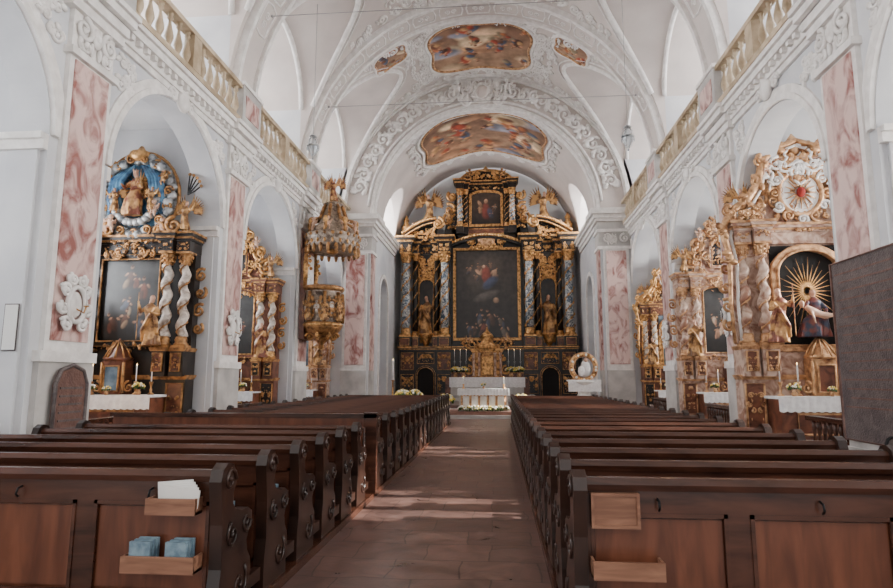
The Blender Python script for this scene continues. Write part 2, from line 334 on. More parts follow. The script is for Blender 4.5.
def win_pane(b,axis,p,ac,r,zb,zs,glass=True):
    n=16; P=[(ac-r,zb),(ac+r,zb)]+[(ac+r*math.cos(PI*i/n),zs+r*math.sin(PI*i/n)) for i in range(n+1)]
    if glass: b.prism(P,p,p+.01,'window_glass',axis)
    def bx(a0,a1,z0,z1):
        b.prism([(a0,z0),(a1,z0),(a1,z1),(a0,z1)],p-.04,p+.04,'stone_trim',axis)
    for k in range(1,4): a=ac-r+2*r*k/4; t=math.sqrt(max(0,r*r-(a-ac)**2)); bx(a-.02,a+.02,zb,zs+t)
    z=zb+.7
    while z<zs+.1: bx(ac-r,ac+r,z-.02,z+.02); z+=.7
WN=[0]
def rinceau(b,f,L,H,n,m,th=.05,seed=1):
    rg=random.Random(seed)
    for i in range(n):
        cx=(i+.5)*L/n; d=1 if i%2 else -1; r=min(L/n*.55,H*.46)
        b.scroll(f,cx,0,r,m,1.35,d,PI/2*d+rg.uniform(-.3,.3),th,20)
        for k in range(6):
            a=rg.random()*6.28; q=f(cx+r*1.05*math.cos(a),r*.9*math.sin(a)); b.ell(q,(th*1.6,th*1.0,th*2.4),m,6,4,Matrix.Rotation(rg.random()*3,3,'Y'))
def foliage(b,f,x,z,w,h,m,n,seed,th):
    rg=random.Random(seed)
    for i in range(n):
        u=(rg.random()-.5)*w; v=(rg.random()-.5)*h; r=rg.uniform(.15,.32)*min(w,h); a=rg.random()*6.28
        b.scroll(f,x+u,z+v,r,m,rg.uniform(.9,1.4),rg.choice([-1,1]),a,th,12)
        for _ in range(2): b.ell(f(x+u+r*math.cos(a+_),z+v+r*math.sin(a+_)),(th*1.1,th*1.7,th*2.2),m,6,4,Matrix.Rotation(rg.random()*3,3,'X'))
for s,side in((-1,'left'),(1,'right')):
    PCs,BCs,BRs=PCS[s],BCS[s],BRS[s]
    lo,hi=(XW,XO-.01) if s>0 else (-XO+.01,-XW)
    for pc in PCs:
        b=MB(); b.box(lo,hi,pc-PH,pc+PH,0,ZL+.1,'plaster'); b.obj('wall_pier_'+side)
    b=MB()
    a0_,a1_=sorted((s*XW,s*(XW+.75)))
    for bc,br in zip(BCs,BRs):
        arch_cells(b,'x',a0_,a1_,bc-br,bc+br,ZS-.3,ZG,bc,br,ZS-.3,ZS,'plaster',32)
        b.box(lo,hi,bc-br,bc+br,ZG-.12,ZG,'plaster')
        n=20; P=[(bc-br*math.cos(PI*i/n),ZL+br*math.sin(PI*i/n)) for i in range(n+1)]
        b.add([(s*XW,p[0],p[1]) for p in P]+[(s*XO,p[0],p[1]) for p in P],[(i,i+1,n+2+i,n+1+i) for i in range(n)],'vault_plaster',True)
    b.obj('trim_arcade_'+side)
    b=MB(); p0,p1=(XO,XO+.4) if s>0 else (-XO-.4,-XO)
    for i,(bc,br) in enumerate(zip(BCs,BRs)):
        y0=bc-br-PH;y1=bc+br+PH
        if i==4: y1=YC+1
        arch_cells(b,'x',p0,p1,y0,y1,0,ZG,bc,1.05,4.0,6.3,'plaster',12)
        arch_cells(b,'x',p0,p1,y0,y1,ZG,17.2,bc,1.3,11.4,13.9,'plaster',12)
    b.obj('wall_'+side)
    for i,(bc,br) in enumerate(zip(BCs,BRs)):
        WN[0]+=1; w=MB(); win_pane(w,'x',s*(XO+.25),bc,1.05,4.0,6.3,glass=(s<0)); w.obj('window_%d'%WN[0])
        WN[0]+=1; w=MB(); win_pane(w,'x',s*(XO+.25),bc,1.3,11.4,13.9); w.obj('window_%d'%WN[0])
        if s>0:
            ld=bpy.data.lights.new('window_daylight','AREA'); ld.shape='RECTANGLE'; ld.size=3.0; ld.size_y=2.0; ld.energy=800; ld.color=(1,.98,.95)
            lo_=bpy.data.objects.new('window_daylight',ld); bpy.context.scene.collection.objects.link(lo_); lo_.location=(XO+.5,bc,5.6); lo_.rotation_euler=(0,PI/2,0)
    b=MB(); b.T=Matrix.Scale(s,4,(1,0,0))
    for pc in PCs:
        b.box(XW-.12,XW,pc-.72,pc+.72,0,2.2,'stone_trim'); b.box(XW-.17,XW,pc-.78,pc+.78,0,.5,'stone_trim'); b.box(XW-.17,XW,pc-.76,pc+.76,2.1,2.3,'stucco')
        b.box(XW-.1,XW,pc-.62,pc+.62,2.3,8.05,'stucco'); b.box(XW-.13,XW,pc-.5,pc+.5,2.5,8.0,'pink_marble')
        b.box(XW-.2,XW,pc-.7,pc+.7,8.05,8.2,'stucco'); b.box(XW-.1,XW,pc-.62,pc+.62,8.2,9.7+DE,'stucco')
        for sg in(-1,1):
            b.scroll(lambda p,q:(XW-.16,pc+sg*p,q),.38,8.7,.26,'stucco',1.5,1,PI/2,.06)
            b.scroll(lambda p,q:(XW-.16,pc+sg*p,q),.3,8.38,.16,'stucco',1.2,-1,0,.04)
            for k in range(3): b.ell((XW-.14,pc+sg*(.12+.16*k),8.4),(.05,.06,.16),'stucco',6,5)
        b.ell((XW-.15,pc,8.7),(.08,.16,.22),'stucco'); b.ell((XW-.18,pc,8.7),(.07,.1,.12),'stucco')
        b.box(XW+.15,XW+.75,pc-PH-.06,pc-PH,.5,ZS-.3,'plaster'); b.box(XW+.0,XW+.9,pc-PH-.12,pc-PH,ZS-.3,ZS,'stucco'); b.box(XW+.0,XW+.9,pc-PH-.12,pc-PH,0,.5,'stone_trim')
        b.box(XW+.0,XW+.9,pc+PH,pc+PH+.12,ZS-.3,ZS,'stucco'); b.box(XW+.0,XW+.9,pc-PH-.2,pc-PH-.1,ZS-.12,ZS,'stucco')
        for z0,z1,x in((9.7,9.9,.2),(9.9,10.12,.28),(10.12,10.3,.42),(10.3,10.42,.5)): b.box(XW-x,XW,pc-.75-x*.3,pc+.75+x*.3,z0+DE,z1+DE,'stucco')
        b.box(XW-.47,XW-.1,pc-.7,pc+.7,10.42+DE,11.6+DE,'stone_trim'); b.box(XW-.49,XW-.46,pc-.5,pc+.5,10.65+DE,11.35+DE,'pink_marble'); b.box(XW-.52,XW-.08,pc-.75,pc+.75,11.6+DE,11.72+DE,'stucco')
    y0,y1=-3.,YC
    for z0,z1,x in((9.75,9.9,.08),(9.9,10.12,.14),(10.12,10.3,.3),(10.3,10.42,.38)): b.box(XW-x,XW+.3,y0,y1,z0+DE,z1+DE,'stucco')
    y=1.
    while y<YC-.5: b.box(XW-.26,XW-.1,y,y+.12,10.0+DE,10.12+DE,'stucco'); y+=.3
    for bc,br in zip(BCs,BRs):
        n=32
        for (ra,rb,pr) in((br+.02,br+.16,.1),(br+.16,br+.36,.05)):
            P=[(PI*i/n) for i in range(n+1)]
            for i in range(n):
                q=[(bc-ra*math.cos(P[i]),ZS+ra*math.sin(P[i])),(bc-ra*math.cos(P[i+1]),ZS+ra*math.sin(P[i+1])),(bc-rb*math.cos(P[i+1]),ZS+rb*math.sin(P[i+1])),(bc-rb*math.cos(P[i]),ZS+rb*math.sin(P[i]))]
                b.prism(q,XW-pr,XW,'stucco','x')
        for sg in(-1,1):
            g=lambda p,q:(XW-.02,p,q)
            foliage(b,g,bc+sg*br*.86,8.5,.55,.7,'stucco',9,int(bc*3)+sg,.045)
        b.ell((XW-.1,bc,9.0),(.12,.28,.28),'stucco'); 
        for sg in(-1,1): b.scroll(lambda p,q:(XW-.08,bc+sg*p,q),.45,9.0,.2,'stucco',1.3,1,0,.05)
    b.obj('trim_entablature_'+side)
    b=MB(); b.T=Matrix.Translation((0,0,DE))@Matrix.Scale(s,4,(1,0,0)); bx=XW-.28
    b.box(bx-.13,bx+.13,-2,YC-.02,10.42,10.56,'baluster_stone'); b.box(bx-.15,bx+.15,-2,YC-.02,11.5,11.64,'baluster_stone')
    prof=[(.05,10.56),(.085,10.6),(.045,10.66),(.11,10.85),(.105,10.95),(.045,11.2),(.035,11.3),(.08,11.36),(.05,11.42),(.08,11.5)]
    y=1.0
    while y<YC-.2:
        if min(abs(y-p) for p in PCs)>.8: b.lathe(bx,y,prof,'baluster_stone',8)
        y+=.42
    for bc in BCs: b.box(bx-.14,bx+.14,bc-.2,bc+.2,10.56,11.5,'baluster_stone')
    b.obj('gallery_balustrade')
def lun_x(R,zc,bc,br,y,zl,slope):
    lz=zl+math.sqrt(max(0,br*br-(y-bc)**2)); lo,hi=2.,R
    for _ in range(40):
        m=(lo+hi)/2
        if zc+math.sqrt(R*R-m*m)>lz+slope*(R-m): lo=m
        else: hi=m
    return lo
def heightfield(name,R,zc,ys,baysf,zl,slope,mat,nx=130):
    th=[-PI/2+PI*i/nx for i in range(nx+1)]; vs=[]
    for y in ys:
        for t in th:
            x=R*math.sin(t); z=zc+R*math.cos(t)
            for bc,br in baysf(1 if x>0 else -1):
                d=abs(y-bc)
                if d<=br+1e-6: z=max(z,zl+math.sqrt(max(0,br*br-d*d))+slope*(R-abs(x))) if abs(x)>3.2 else z
            vs.append((x,y,z))
    k=nx+1; fs=[(j*k+i,j*k+i+1,(j+1)*k+i+1,(j+1)*k+i) for j in range(len(ys)-1) for i in range(nx)]
    me=bpy.data.meshes.new(name); me.from_pydata(vs,[],fs); me.materials.append(M[mat]); me.polygons.foreach_set('use_smooth',[True]*len(fs)); me.set_sharp_from_angle(angle=math.radians(24)); return link(name,me)
ys=set(np.arange(-3,YC+.01,.3).round(3).tolist())
for s in(-1,1):
    for bc,br in zip(BCS[s],BRS[s]):
        for i in range(41): ys.add(round(bc+br*math.sin(PI*(i/40-.5)),3))
        ys.add(round(bc-br-.003,3)); ys.add(round(bc+br+.003,3))
ys=sorted(y for y in ys if y<=YC)
heightfield('ceiling',RV,ZV,ys,lambda s:list(zip(BCS[s],BRS[s])),ZL,SL,'vault_plaster')
RC=6.05; ZC=10.5; CB=36.4; CR=2.0; YB=41.0
ys=set(np.arange(YC,YB+.01,.3).round(3).tolist())
for i in range(31): ys.add(round(CB+CR*math.sin(PI*(i/30-.5)),3))
ys.add(CB-CR-.003);ys.add(CB+CR+.003)
heightfield('ceiling_chancel',RC,ZC,sorted(ys),lambda s:[(CB,CR)],11.3,.4,'vault_plaster')
b=MB()
def band(b,R,zc,ya,yb,off,m,a0=-90,a1=90,n=72):
    A=[math.radians(a0+(a1-a0)*i/n) for i in range(n+1)]
    for i in range(n):
        vs=[]
        for a in(A[i],A[i+1]):
            for (r,y) in((R+.05,ya),(R-off,ya),(R-off,yb),(R+.05,yb)): vs.append((r*math.sin(a),y,zc+r*math.cos(a)))
        b.add(vs,[(0,1,5,4),(1,2,6,5),(2,3,7,6)],m,False)
def legs(b,ya,yb,off,m):
    for s in(-1,1):
        x0,x1=sorted((s*(RV-off),s*(RV+.05))); b.box(x0,x1,ya,yb,10.9,ZV+.02,m) if ZV<10.9 else b.box(x0,x1,ya,yb,ZG+.1,ZV+.001,m)
for pc in PC[1:]:
    band(b,RV,ZV,pc-.55,pc+.55,.12,'vault_plaster'); band(b,RV,ZV,pc-.72,pc-.55,.24,'stucco'); band(b,RV,ZV,pc+.55,pc+.72,.24,'stucco')
    for s in(-1,1):
        x0,x1=sorted((s*(RV-.24),s*(RV+.05))); b.box(x0,x1,pc-.72,pc+.72,ZG+.1,ZV,'stucco')
    for k in range(-7,8):
        a=math.radians(k*9.5); h=math.radians(3.6)
        pts=[((RV-.12)*math.sin(a+u*h),pc+v*.36,ZV+(RV-.12)*math.cos(a+u*h)) for u,v in((-1,-1),(0,-1),(1,-1),(1.15,0),(1,1),(0,1),(-1,1),(-1.15,0))]; b.tube(pts,.045,'stucco',5,True)
        f=lambda p,q:((RV-.12)*math.sin(p/RV),pc+q,ZV+(RV-.12)*math.cos(p/RV))
        for sg in(-1,1): b.scroll(f,a*RV+sg*.17,0,.15,'stucco',1.3,sg,PI/2,.035,12)
band(b,RV,ZV,YC-.3,YC-.02,.14,'stucco')
band(b,RC,ZC,YC-.04,YC+.9,.1,'stucco',-89,89)
band(b,RC,ZC,YC+.1,YC+.25,.18,'stucco',-89,89)
for s in(-1,1):
    for bc,br in zip(BCS[s],BRS[s]):
        pts=[]
        for i in range(37):
            y=bc-br*math.cos(PI*i/36); x=lun_x(RV,ZV,bc,br*.999,y,ZL,SL); pts.append((s*x,y,ZV+math.sqrt(RV*RV-x*x)-.02))
        b.tube(pts,.11,'stucco',7)
        pts=[(p[0]-s*.25,bc+(p[1]-bc)*1.07) for p in pts]; pts=[(x,y,ZV+math.sqrt(RV*RV-x*x)-.02) for x,y in pts if abs(y-bc)<br+.12]; b.tube(pts,.045,'stucco',5)
        b.tube([(s*(XW-.02),bc-br*.99*math.cos(PI*i/24),ZL+br*.99*math.sin(PI*i/24)) for i in range(25)],.1,'stucco',6)
        f=lambda p,q:(s*RV*math.sin(p/RV)*.995,q,ZV+(RV-.03)*math.cos(p/RV))
        for yy in(bc-br+.15,bc+br-.15): foliage(b,f,5.2,yy,1.6,.7,'stucco',11,int(bc*7)+int(yy),.055)
        foliage(b,f,3.75,bc,.5,1.4,'stucco',9,int(bc*5),.055)
for bi in(1,2,3,4):
    bc=BC[bi]; r=RV-.03
    f=lambda p,q:(r*math.sin(p/r),q,ZV+r*math.cos(p/r))
    for sx in(-1,1):
        for sy in(-1,1):
            for (u,v,rr,d,a) in((3.0,1.75,.34,1,0),(3.6,2.1,.26,-1,2),(2.4,2.45,.26,-1,1),(1.4,2.5,.24,1,1),(4.3,2.2,.26,1,1),(3.3,1.1,.22,-1,0),(.5,2.55,.2,-1,2)):
                b.scroll(lambda p,q:f(sx*p,bc+sy*q),u,v,rr,'stucco',1.4,d,a,.07)
                b.ell(f(sx*(u+rr),bc+sy*v),(.1,.16,.05),'stucco',6,4)
            foliage(b,lambda p,q:f(sx*p,bc+sy*q),3.25,1.5,.9,1.6,'stucco',14,bi*5+sx+sy,.05)
            foliage(b,lambda p,q:f(sx*p,bc+sy*q),1.6,2.5,2.2,.35,'stucco',10,bi*5+sx+sy,.05)
    for sy in(-1,1): b.tube([f(-5.6+11.2*i/40,bc+sy*2.74) for i in range(41)],.055,'stucco',5)
b.obj('trim_vault_ribs')
b=MB(); n=48
for i in range(n):
    a=PI*(i/n-.5);c=PI*((i+1)/n-.5)
    q=[(RC*math.sin(a),ZC+RC*math.cos(a)),(RC*math.sin(c),ZC+RC*math.cos(c)),((RV+.3)*math.sin(c),ZV+(RV+.3)*math.cos(c)),((RV+.3)*math.sin(a),ZV+(RV+.3)*math.cos(a))]
    b.prism(q,YC,YC+1.0,'vault_plaster','y')
for s in(-1,1):
    x0,x1=sorted((s*RC,s*(XO+.4))); b.box(x0,x1,YC,YC+1,0,10.6,'plaster')
    x0,x1=sorted((s*7.4,s*(XO+.4))); b.box(x0,x1,YC,YC+1,10.6,17,'plaster')
b.obj('wall_chancel_arch')
b=MB()
for s in(-1,1):
    b.T=Matrix.Scale(s,4,(1,0,0))
    b.box(RC+.1,XW-.1,YC-.14,YC,0,2.2,'stone_trim'); b.box(RC+.12,XW-.15,YC-.1,YC,2.2,8.4,'stucco'); b.box(RC+.25,XW-.3,YC-.15,YC,2.5,8.3,'pink_marble')
    b.box(RC-.1,RC,YC+.15,YC+.9,2.2,8.4,'pink_marble'); b.box(RC-.1,RC,YC+.05,YC+1.0,0,2.2,'stone_trim')
    for z0,z1,x in((8.4,8.55,.16),(8.55,9.3,.1),(9.3,9.45,.18),(9.45,9.85,.12),(9.85,10.0,.24),(10.0,10.2,.36),(10.2,10.5,.5)): b.box(RC-x,XW,YC-x,YC+1+x,z0,z1,'stone_trim'if z0 in(8.55,9.45) else'stucco')
    for sg in(-1,1): b.scroll(lambda p,q:(6.8+sg*p,YC-.14,q),.45,8.95,.25,'stucco',1.4,1,PI/2,.06)
    foliage(b,lambda p,q:(p,YC-.14,q),6.8,8.9,.9,.5,'stucco',8,3,.04)
b.T=Matrix()
for sg in(-1,1):
    f=lambda p,q:(sg*(6.85+q)*math.sin(p/6.85),YC-.05,ZV+(6.85+q)*math.cos(p/6.85)-.05)
    rinceau(b,f,9.6,1.3,13,'stucco',.085,3)
    for k in range(2): 
        g=lambda a,rr:(sg*rr*math.sin(a),YC-.06,10.55+rr*math.cos(a))
        b.tube([g(a*.05,(6.2,7.46)[k]) for a in range(0,31)],.07,'stucco',6)
b.ell((0,YC-.1,17.2),(.62,.2,.62),'stucco',14,8); b.ell((0,YC-.25,17.2),(.36,.12,.36),'vault_plaster',12,8)
for sg in(-1,1):
    for (x,z,r,d) in((.9,17.4,.42,1),(.85,16.75,.34,-1),(1.6,17.15,.4,1),(2.2,16.9,.33,-1),(2.8,16.85,.3,1)): b.scroll(lambda p,q:(sg*p,YC-.18,q),x,z,r,'stucco',1.4,d,1,.1)
b.gild(0,YC-.2,17.25,2.6,1.3,'stucco',10,5,.07)
ca=b.obj('trim_chancel_arch_stucco')
for sg in(-1,1): statue('putto','stucco',ca,(sg*1.35,YC-.35,16.9),1.0,nm='stucco_putto',flip=sg<0)
for s,side in((-1,'left'),(1,'right')):
    b=MB(); p0,p1=sorted((s*RC,s*(RC+1.4)))
    arch_cells(b,'x',p0,p1,YC+1,YB,0,10.5,CB-1.6,1.25,.45,6.4,'plaster',16)
    q0,q1=sorted((s*(RC+1.4),s*(RC+1.6))); b.box(q0,q1,YC+1,YB,0,10.5,'plaster'); 
    b.box(p0,p1,YC+1,CB-CR,10.5,14,'plaster'); b.box(p0,p1,CB+CR,YB,10.5,14,'plaster')
    P=[(CB-CR*math.cos(PI*i/20),11.3+CR*math.sin(PI*i/20)) for i in range(21)]
    b.add([(s*RC,p[0],p[1]) for p in P]+[(s*(RC+1.6),p[0],p[1]) for p in P],[(i,i+1,22+i,21+i) for i in range(20)],'vault_plaster',True)
    b.obj('wall_chancel_'+side)
    WN[0]+=1; w=MB(); win_pane(w,'x',s*(RC+1.55),CB,CR,10.6,11.3); w.obj('window_%d'%WN[0])
    b=MB(); b.T=Matrix.Scale(s,4,(1,0,0))
    for z0,z1,x in((9.7,9.9,.1),(9.9,10.12,.18),(10.12,10.3,.32),(10.3,10.5,.4)): b.box(RC-x,RC+.1,YC+1,38.2,z0,z1,'stucco')
    n=20
    for i in range(n):
        a=PI*i/n;c=PI*(i+1)/n; ac=CB-1.6
        b.prism([(ac-r*math.cos(t),6.4+r*math.sin(t)) for r,t in((1.27,a),(1.27,c),(1.5,c),(1.5,a))],RC-.08,RC,'stucco','x')
    b.box(RC-.08,RC,CB-1.6-1.5,CB-1.6-1.27,.45,6.4,'stucco'); b.box(RC-.08,RC,CB-1.6+1.27,CB-1.6+1.5,.45,6.4,'stucco')
    b.obj('trim_chancel_'+side)
b=MB(); b.box(-RC-1.6,RC+1.6,YB,YB+.4,0,17.8,'plaster'); b.obj('wall_back')
b=MB(); b.box(-12.8,12.8,-3,YB,-.3,0,'floor_slabs'); b.obj('floor')
b=MB(); b.box(-RC,RC,YC-1.2,YB,0.001,.15,'stone_trim'); b.box(-RC,RC,YC-.8,YB,.15,.3,'stone_trim'); b.box(-RC,RC,YC-.4,YB,.3,.45,'floor_slabs'); b.box(-2.6,2.6,YC-3.6,YC-1.2,0.001,.15,'stone_trim'); b.box(-2.2,2.2,YC-3.3,YC-1.2,.15,.3,'carpet')
b.box(-3.2,3.2,36.0,YB,.45,.62,'stone_trim'); b.box(-2.9,2.9,36.35,YB,.62,.79,'stone_trim'); b.obj('floor_sanctuary_steps')
def fresco(name,R,zc,ac,yc,ha,hy,lobes,seed,off=.05,pal=None,nfig=14,size=.2,orn=0):
    rg=random.Random(seed); pal=pal or [S(154,66,44),S(112,72,52),S(186,142,96),S(80,90,110),S(166,96,56),S(142,126,100),S(74,46,36)]
    B=[(rg.uniform(-1,1),rg.uniform(-1,1),rg.uniform(.15,.4),rg.uniform(.1,.25),rg.uniform(-.5,.5),rg.choice([S(198,168,136),S(164,122,92),S(216,190,154),S(134,136,150)])) for _ in range(14)]
    B+=figs(rg,nfig,-.85,.85,-.75,.75,pal,size,S(198,140,104))
    nr,na=48,128; us=[];vs=[];ps=[]
    def out(a):
        c,s_=math.cos(a),math.sin(a); q=(abs(c)**3.2+abs(s_)**3.2)**(-1/3.2); return q*(1-.09*abs(math.cos(lobes*a))**3)
    for j in range(nr+1):
        for i in range(na):
            a=2*PI*i/na; r=out(a)*j/nr; u=r*math.cos(a);v=r*math.sin(a); us.append(u);vs.append(v)
            an=ac+u*ha; ps.append(((R-off)*math.sin(an),yc+v*hy,zc+(R-off)*math.cos(an)))
    C=paint_cols(np.array(us),np.array(vs),S(172,138,110),S(112,80,62),B,seed)
    fs=[(j*na+i,j*na+(i+1)%na,(j+1)*na+(i+1)%na,(j+1)*na+i) for j in range(nr) for i in range(na)]
    b=MB(); 
    for k,(t,mm,o2) in enumerate(((.07,'pale_gold',0),(.09,'stucco',.07),(.05,'stucco',.13))):
        pts=[]
        for i in range(na):
            a=2*PI*i/na; r=out(a)*(1+o2); an=ac+r*math.cos(a)*ha; pts.append(((R-off)*math.sin(an),yc+r*math.sin(a)*hy,zc+(R-off)*math.cos(an)))
        b.tube(pts,t,mm,6,True)
    if orn:
        f=lambda p,q:((R-off)*math.sin(p/R),q,zc+(R-off)*math.cos(p/R))
        for i in range(orn):
            a=2*PI*(i+.5)/orn; r=out(a)*1.2; x=R*(ac+r*math.cos(a)*ha); y=yc+r*math.sin(a)*hy
            b.scroll(f,x,y,.26,'stucco',1.4,1 if i%2 else -1,a,.07)
            for _ in range(3): b.ell(f(x+.25*math.cos(a+_*2),y+.25*math.sin(a+_*2)),(.07,.14,.06),'stucco',6,4,Matrix.Rotation(a+_,3,'Z'))
    o=b.obj(name); colmesh('fresco_picture',ps,fs,C,'fresco_paint',o)
fresco('ceiling_fresco',RV,ZV,0,27.9,.35,2.15,2,11,nfig=26,size=.16,orn=28)
fresco('ceiling_fresco',RV,ZV,0,21.27,.35,2.15,2,12,nfig=26,size=.16,orn=28)
fresco('ceiling_fresco',RC,ZC,0,34.6,.68,3.05,2,13,nfig=34,size=.15,off=.08,orn=32)
for sg in(-1,1):
    fresco('ceiling_fresco',RV,ZV,sg*.60,26.35,.12,.7,2,14+sg,nfig=6,size=.32)
    fresco('ceiling_fresco',RV,ZV,sg*.60,19.6,.12,.7,2,18+sg,nfig=6,size=.32)
for pc in PC[2:]:
    b=MB(); x=math.sqrt(RV**2-3.1**2)-.3; b.tube([(-x,pc,13.7),(x,pc,13.7)],.012,'steel_rod',6)
    for sg in(-1,1): b.ell((sg*x,pc,13.7),.05,'steel_rod')
    b.obj('tie_rod')
def sanctuary_lamp(x,y,z):
    b=MB(); zt=ZV+math.sqrt(RV**2-x*x)-z
    b.tube([(0,0,.5),(0,0,zt)],.009,'steel_rod',5)
    b.lathe(0,0,[(.02,.5),(.1,.45),(.14,.42),(.03,.4)],'silver',12)
    for k in range(6): a=k*PI/3; b.tube([(.05*math.cos(a),.05*math.sin(a),.42),(.16*math.cos(a),.16*math.sin(a),.3),(.2*math.cos(a),.2*math.sin(a),.05),(.12*math.cos(a),.12*math.sin(a),-.25),(0,0,-.35)],.011,'silver',5)
    b.lathe(0,0,[(.11,.32),(.16,.1),(.17,-.02),(.1,-.22),(.02,-.3)],'glass',12); b.lathe(0,0,[(.2,.04),(.22,.07),(.2,.1)],'silver',16)
    for k in range(12): a=k*PI/6; b.ell((.21*math.cos(a),.21*math.sin(a),-.05),(.02,.02,.06),'glass',6,4)
    b.ell((0,0,-.4),.04,'silver'); b.obj('hanging_glass_lantern',(x,y,z))
sanctuary_lamp(-5.8,20,9.95); sanctuary_lamp(5.2,20,9.9)
# ---------------------------------------------------------------- helpers for furniture
def candle(b,x,y,z,h=.5,hh=.4,g='gold'):
    b.lathe(x,y,[(.09,z),(.08,z+.03),(.025,z+.07),(.04,z+hh*.4),(.02,z+hh*.55),(.045,z+hh*.85),(.06,z+hh),(.02,z+hh+.01)],g,8); b.lathe(x,y,[(.018,z+hh),(.018,z+hh+h)],'cloth',8); b.ell((x,y,z+hh+h+.03),(.01,.01,.03),'flame',6,4)
def flowers(b,x,y,z,r,m='yellow_flower',n=26,seed=0,vase=True):
    rg=random.Random(seed)
    if vase: b.lathe(x,y,[(r*.3,z),(r*.45,z+r*.4),(r*.25,z+r*.7),(r*.35,z+r*.85)],'pale_gold',8); z+=r*.8
    for i in range(n):
        a=rg.random()*6.28; t=rg.random()**.5*1.2; p=(x+r*math.cos(a)*math.sin(t),y+r*math.sin(a)*math.sin(t)*.8,z+r*.9*math.cos(t)+.03)
        b.ell(p,r*.16,m if i%3 else 'white_flower',6,4)
        a+=.5; p=(x+r*.9*math.cos(a)*math.sin(t),y+r*.8*math.sin(a)*math.sin(t),z+r*.7*math.cos(t)); b.ell(p,(r*.12,r*.1,r*.3),'leaf',5,4,Matrix.Rotation(a,3,'X'))
def column(b,x,y,z0,z1,r,m,g,twist=False):
    H=z1-z0; cb=r*2.2; cc=r*2.6
    b.box(x-r*1.4,x+r*1.4,y-r*1.4,y+r*1.4,z0,z0+r*.5,g); b.lathe(x,y,[(r*1.35,z0+r*.5),(r*1.4,z0+r*.8),(r*1.1,z0+r*1.1),(r*1.25,z0+r*1.5),(r,z0+cb)],g,14)
    if twist:
        n=40; pr=[(r*(.95-.1*i/n),z0+cb+(H-cb-cc)*i/n) for i in range(n+1)]; b.lathe(x,y,pr,m,14,twist=(r*.32,2*PI*3.5/(H-cb-cc)))
        pts=[]; 
        for i in range(61):
            z=z0+cb+(H-cb-cc)*i/60; a=2*PI*3.5*i/60; w=2*PI*3.5/(H-cb-cc); ox=r*.32*math.cos(z*w);oy=r*.32*math.sin(z*w); pts.append((x+ox+r*1.0*math.cos(a+2.4),y+oy+r*1.0*math.sin(a+2.4),z))
        b.tube(pts,r*.16,g,5)
        for i in range(0,61,4): b.ell(pts[i],(r*.25,r*.25,r*.32),g,5,4)
    else:
        b.lathe(x,y,[(r,z0+cb),(r*1.02,z0+H*.35),(r*.86,z1-cc)],m,18)
        for ph in(0,PI):
            pts=[(x+r*1.03*math.cos(a+ph),y+r*1.03*math.sin(a+ph),z0+cb+(H-cb-cc)*(.02+.95*a/(2*PI*2.5))) for a in[2*PI*2.5*i/50 for i in range(51)]]
            b.tube(pts,r*.13,g,5)
            for i in range(0,51,3): b.ell(pts[i],(r*.3,r*.3,r*.36),g,6,4)
    b.lathe(x,y,[(r*.85,z1-cc),(r*1.0,z1-cc*.95),(r*.9,z1-cc*.85),(r*1.0,z1-cc*.5),(r*1.4,z1-cc*.15)],g,14); b.box(x-r*1.45,x+r*1.45,y-r*1.45,y+r*1.45,z1-cc*.15,z1,g)
    for k in range(8):
        a=k*PI/4+PI/8
        for (zz,rr) in((.7,1.1),(.4,1.3)): b.ell((x+r*rr*math.cos(a),y+r*rr*math.sin(a),z1-cc*zz),(r*.22,r*.22,r*.4),g,5,4)
def frame(b,x0,x1,z0,z1,y,w,m,m2=None,arch=False,d=.12):
    b.box(x0-w,x0,y-d,y,z0-w,z1+(0 if arch else w),m); b.box(x1,x1+w,y-d,y,z0-w,z1+(0 if arch else w),m); b.box(x0,x1,y-d,y,z0-w,z0,m)
    xc=(x0+x1)/2; r=(x1-x0)/2
    if not arch: b.box(x0,x1,y-d,y,z1,z1+w,m)
    else:
        n=16
        for i in range(n):
            a,c=PI*i/n,PI*(i+1)/n; h=arch
            b.prism([(xc-r*math.cos(a),z1+h*math.sin(a)),(xc-r*math.cos(c),z1+h*math.sin(c)),(xc-(r+w)*math.cos(c),z1+(h+w)*math.sin(c)),(xc-(r+w)*math.cos(a),z1+(h+w)*math.sin(a))],y-d,y,m)
    if m2:
        pts=[(x0,z0),(x1,z0),(x1,z1)]+([(xc+r*math.cos(PI*i/12),z1+arch*math.sin(PI*i/12)) for i in range(1,12)] if arch else [])+[(x0,z1)]
        b.tube([(p[0],y-d,p[1]) for p in pts],w*.3,m2,6,True)
        pts=[(x0-w,z0-w),(x1+w,z0-w),(x1+w,z1+(0 if arch else w))]+([(xc+(r+w)*math.cos(PI*i/12),z1+(arch+w)*math.sin(PI*i/12)) for i in range(1,12)] if arch else [])+[(x0-w,z1+(0 if arch else w))]
        b.tube([(p[0],y-d*.8,p[1]) for p in pts],w*.22,m2,6,True)
def panel(b,x0,x1,z0,z1,y,m,g):
    b.box(x0,x1,y-.03,y,z0,z1,m); b.tube([(x0,y-.04,z0),(x1,y-.04,z0),(x1,y-.04,z1),(x0,y-.04,z1)],.03,g,5,True)
def mensa(b,w,y0,y1,z0,z1,front='cloth',lace=.3):
    b.box(-w,w,y0,y1,z0,z1-.06,'stone_trim' if front!='panel' else 'brown_marble'); b.box(-w-.08,w+.08,y0-.06,y1,z1-.06,z1,'cloth')
    n=60; vs=[];fs=[]
    for i in range(n+1):
        x=-w-.08+(2*w+.16)*i/n; vs+=[(x,y0-.065,z1-.005),(x,y0-.075+.012*math.sin(i*1.7),z1-lace-.03*abs(math.sin(i*.8)))]
    for i in range(n): fs.append((2*i,2*i+2,2*i+3,2*i+1))
    b.add(vs,fs,'cloth',True)
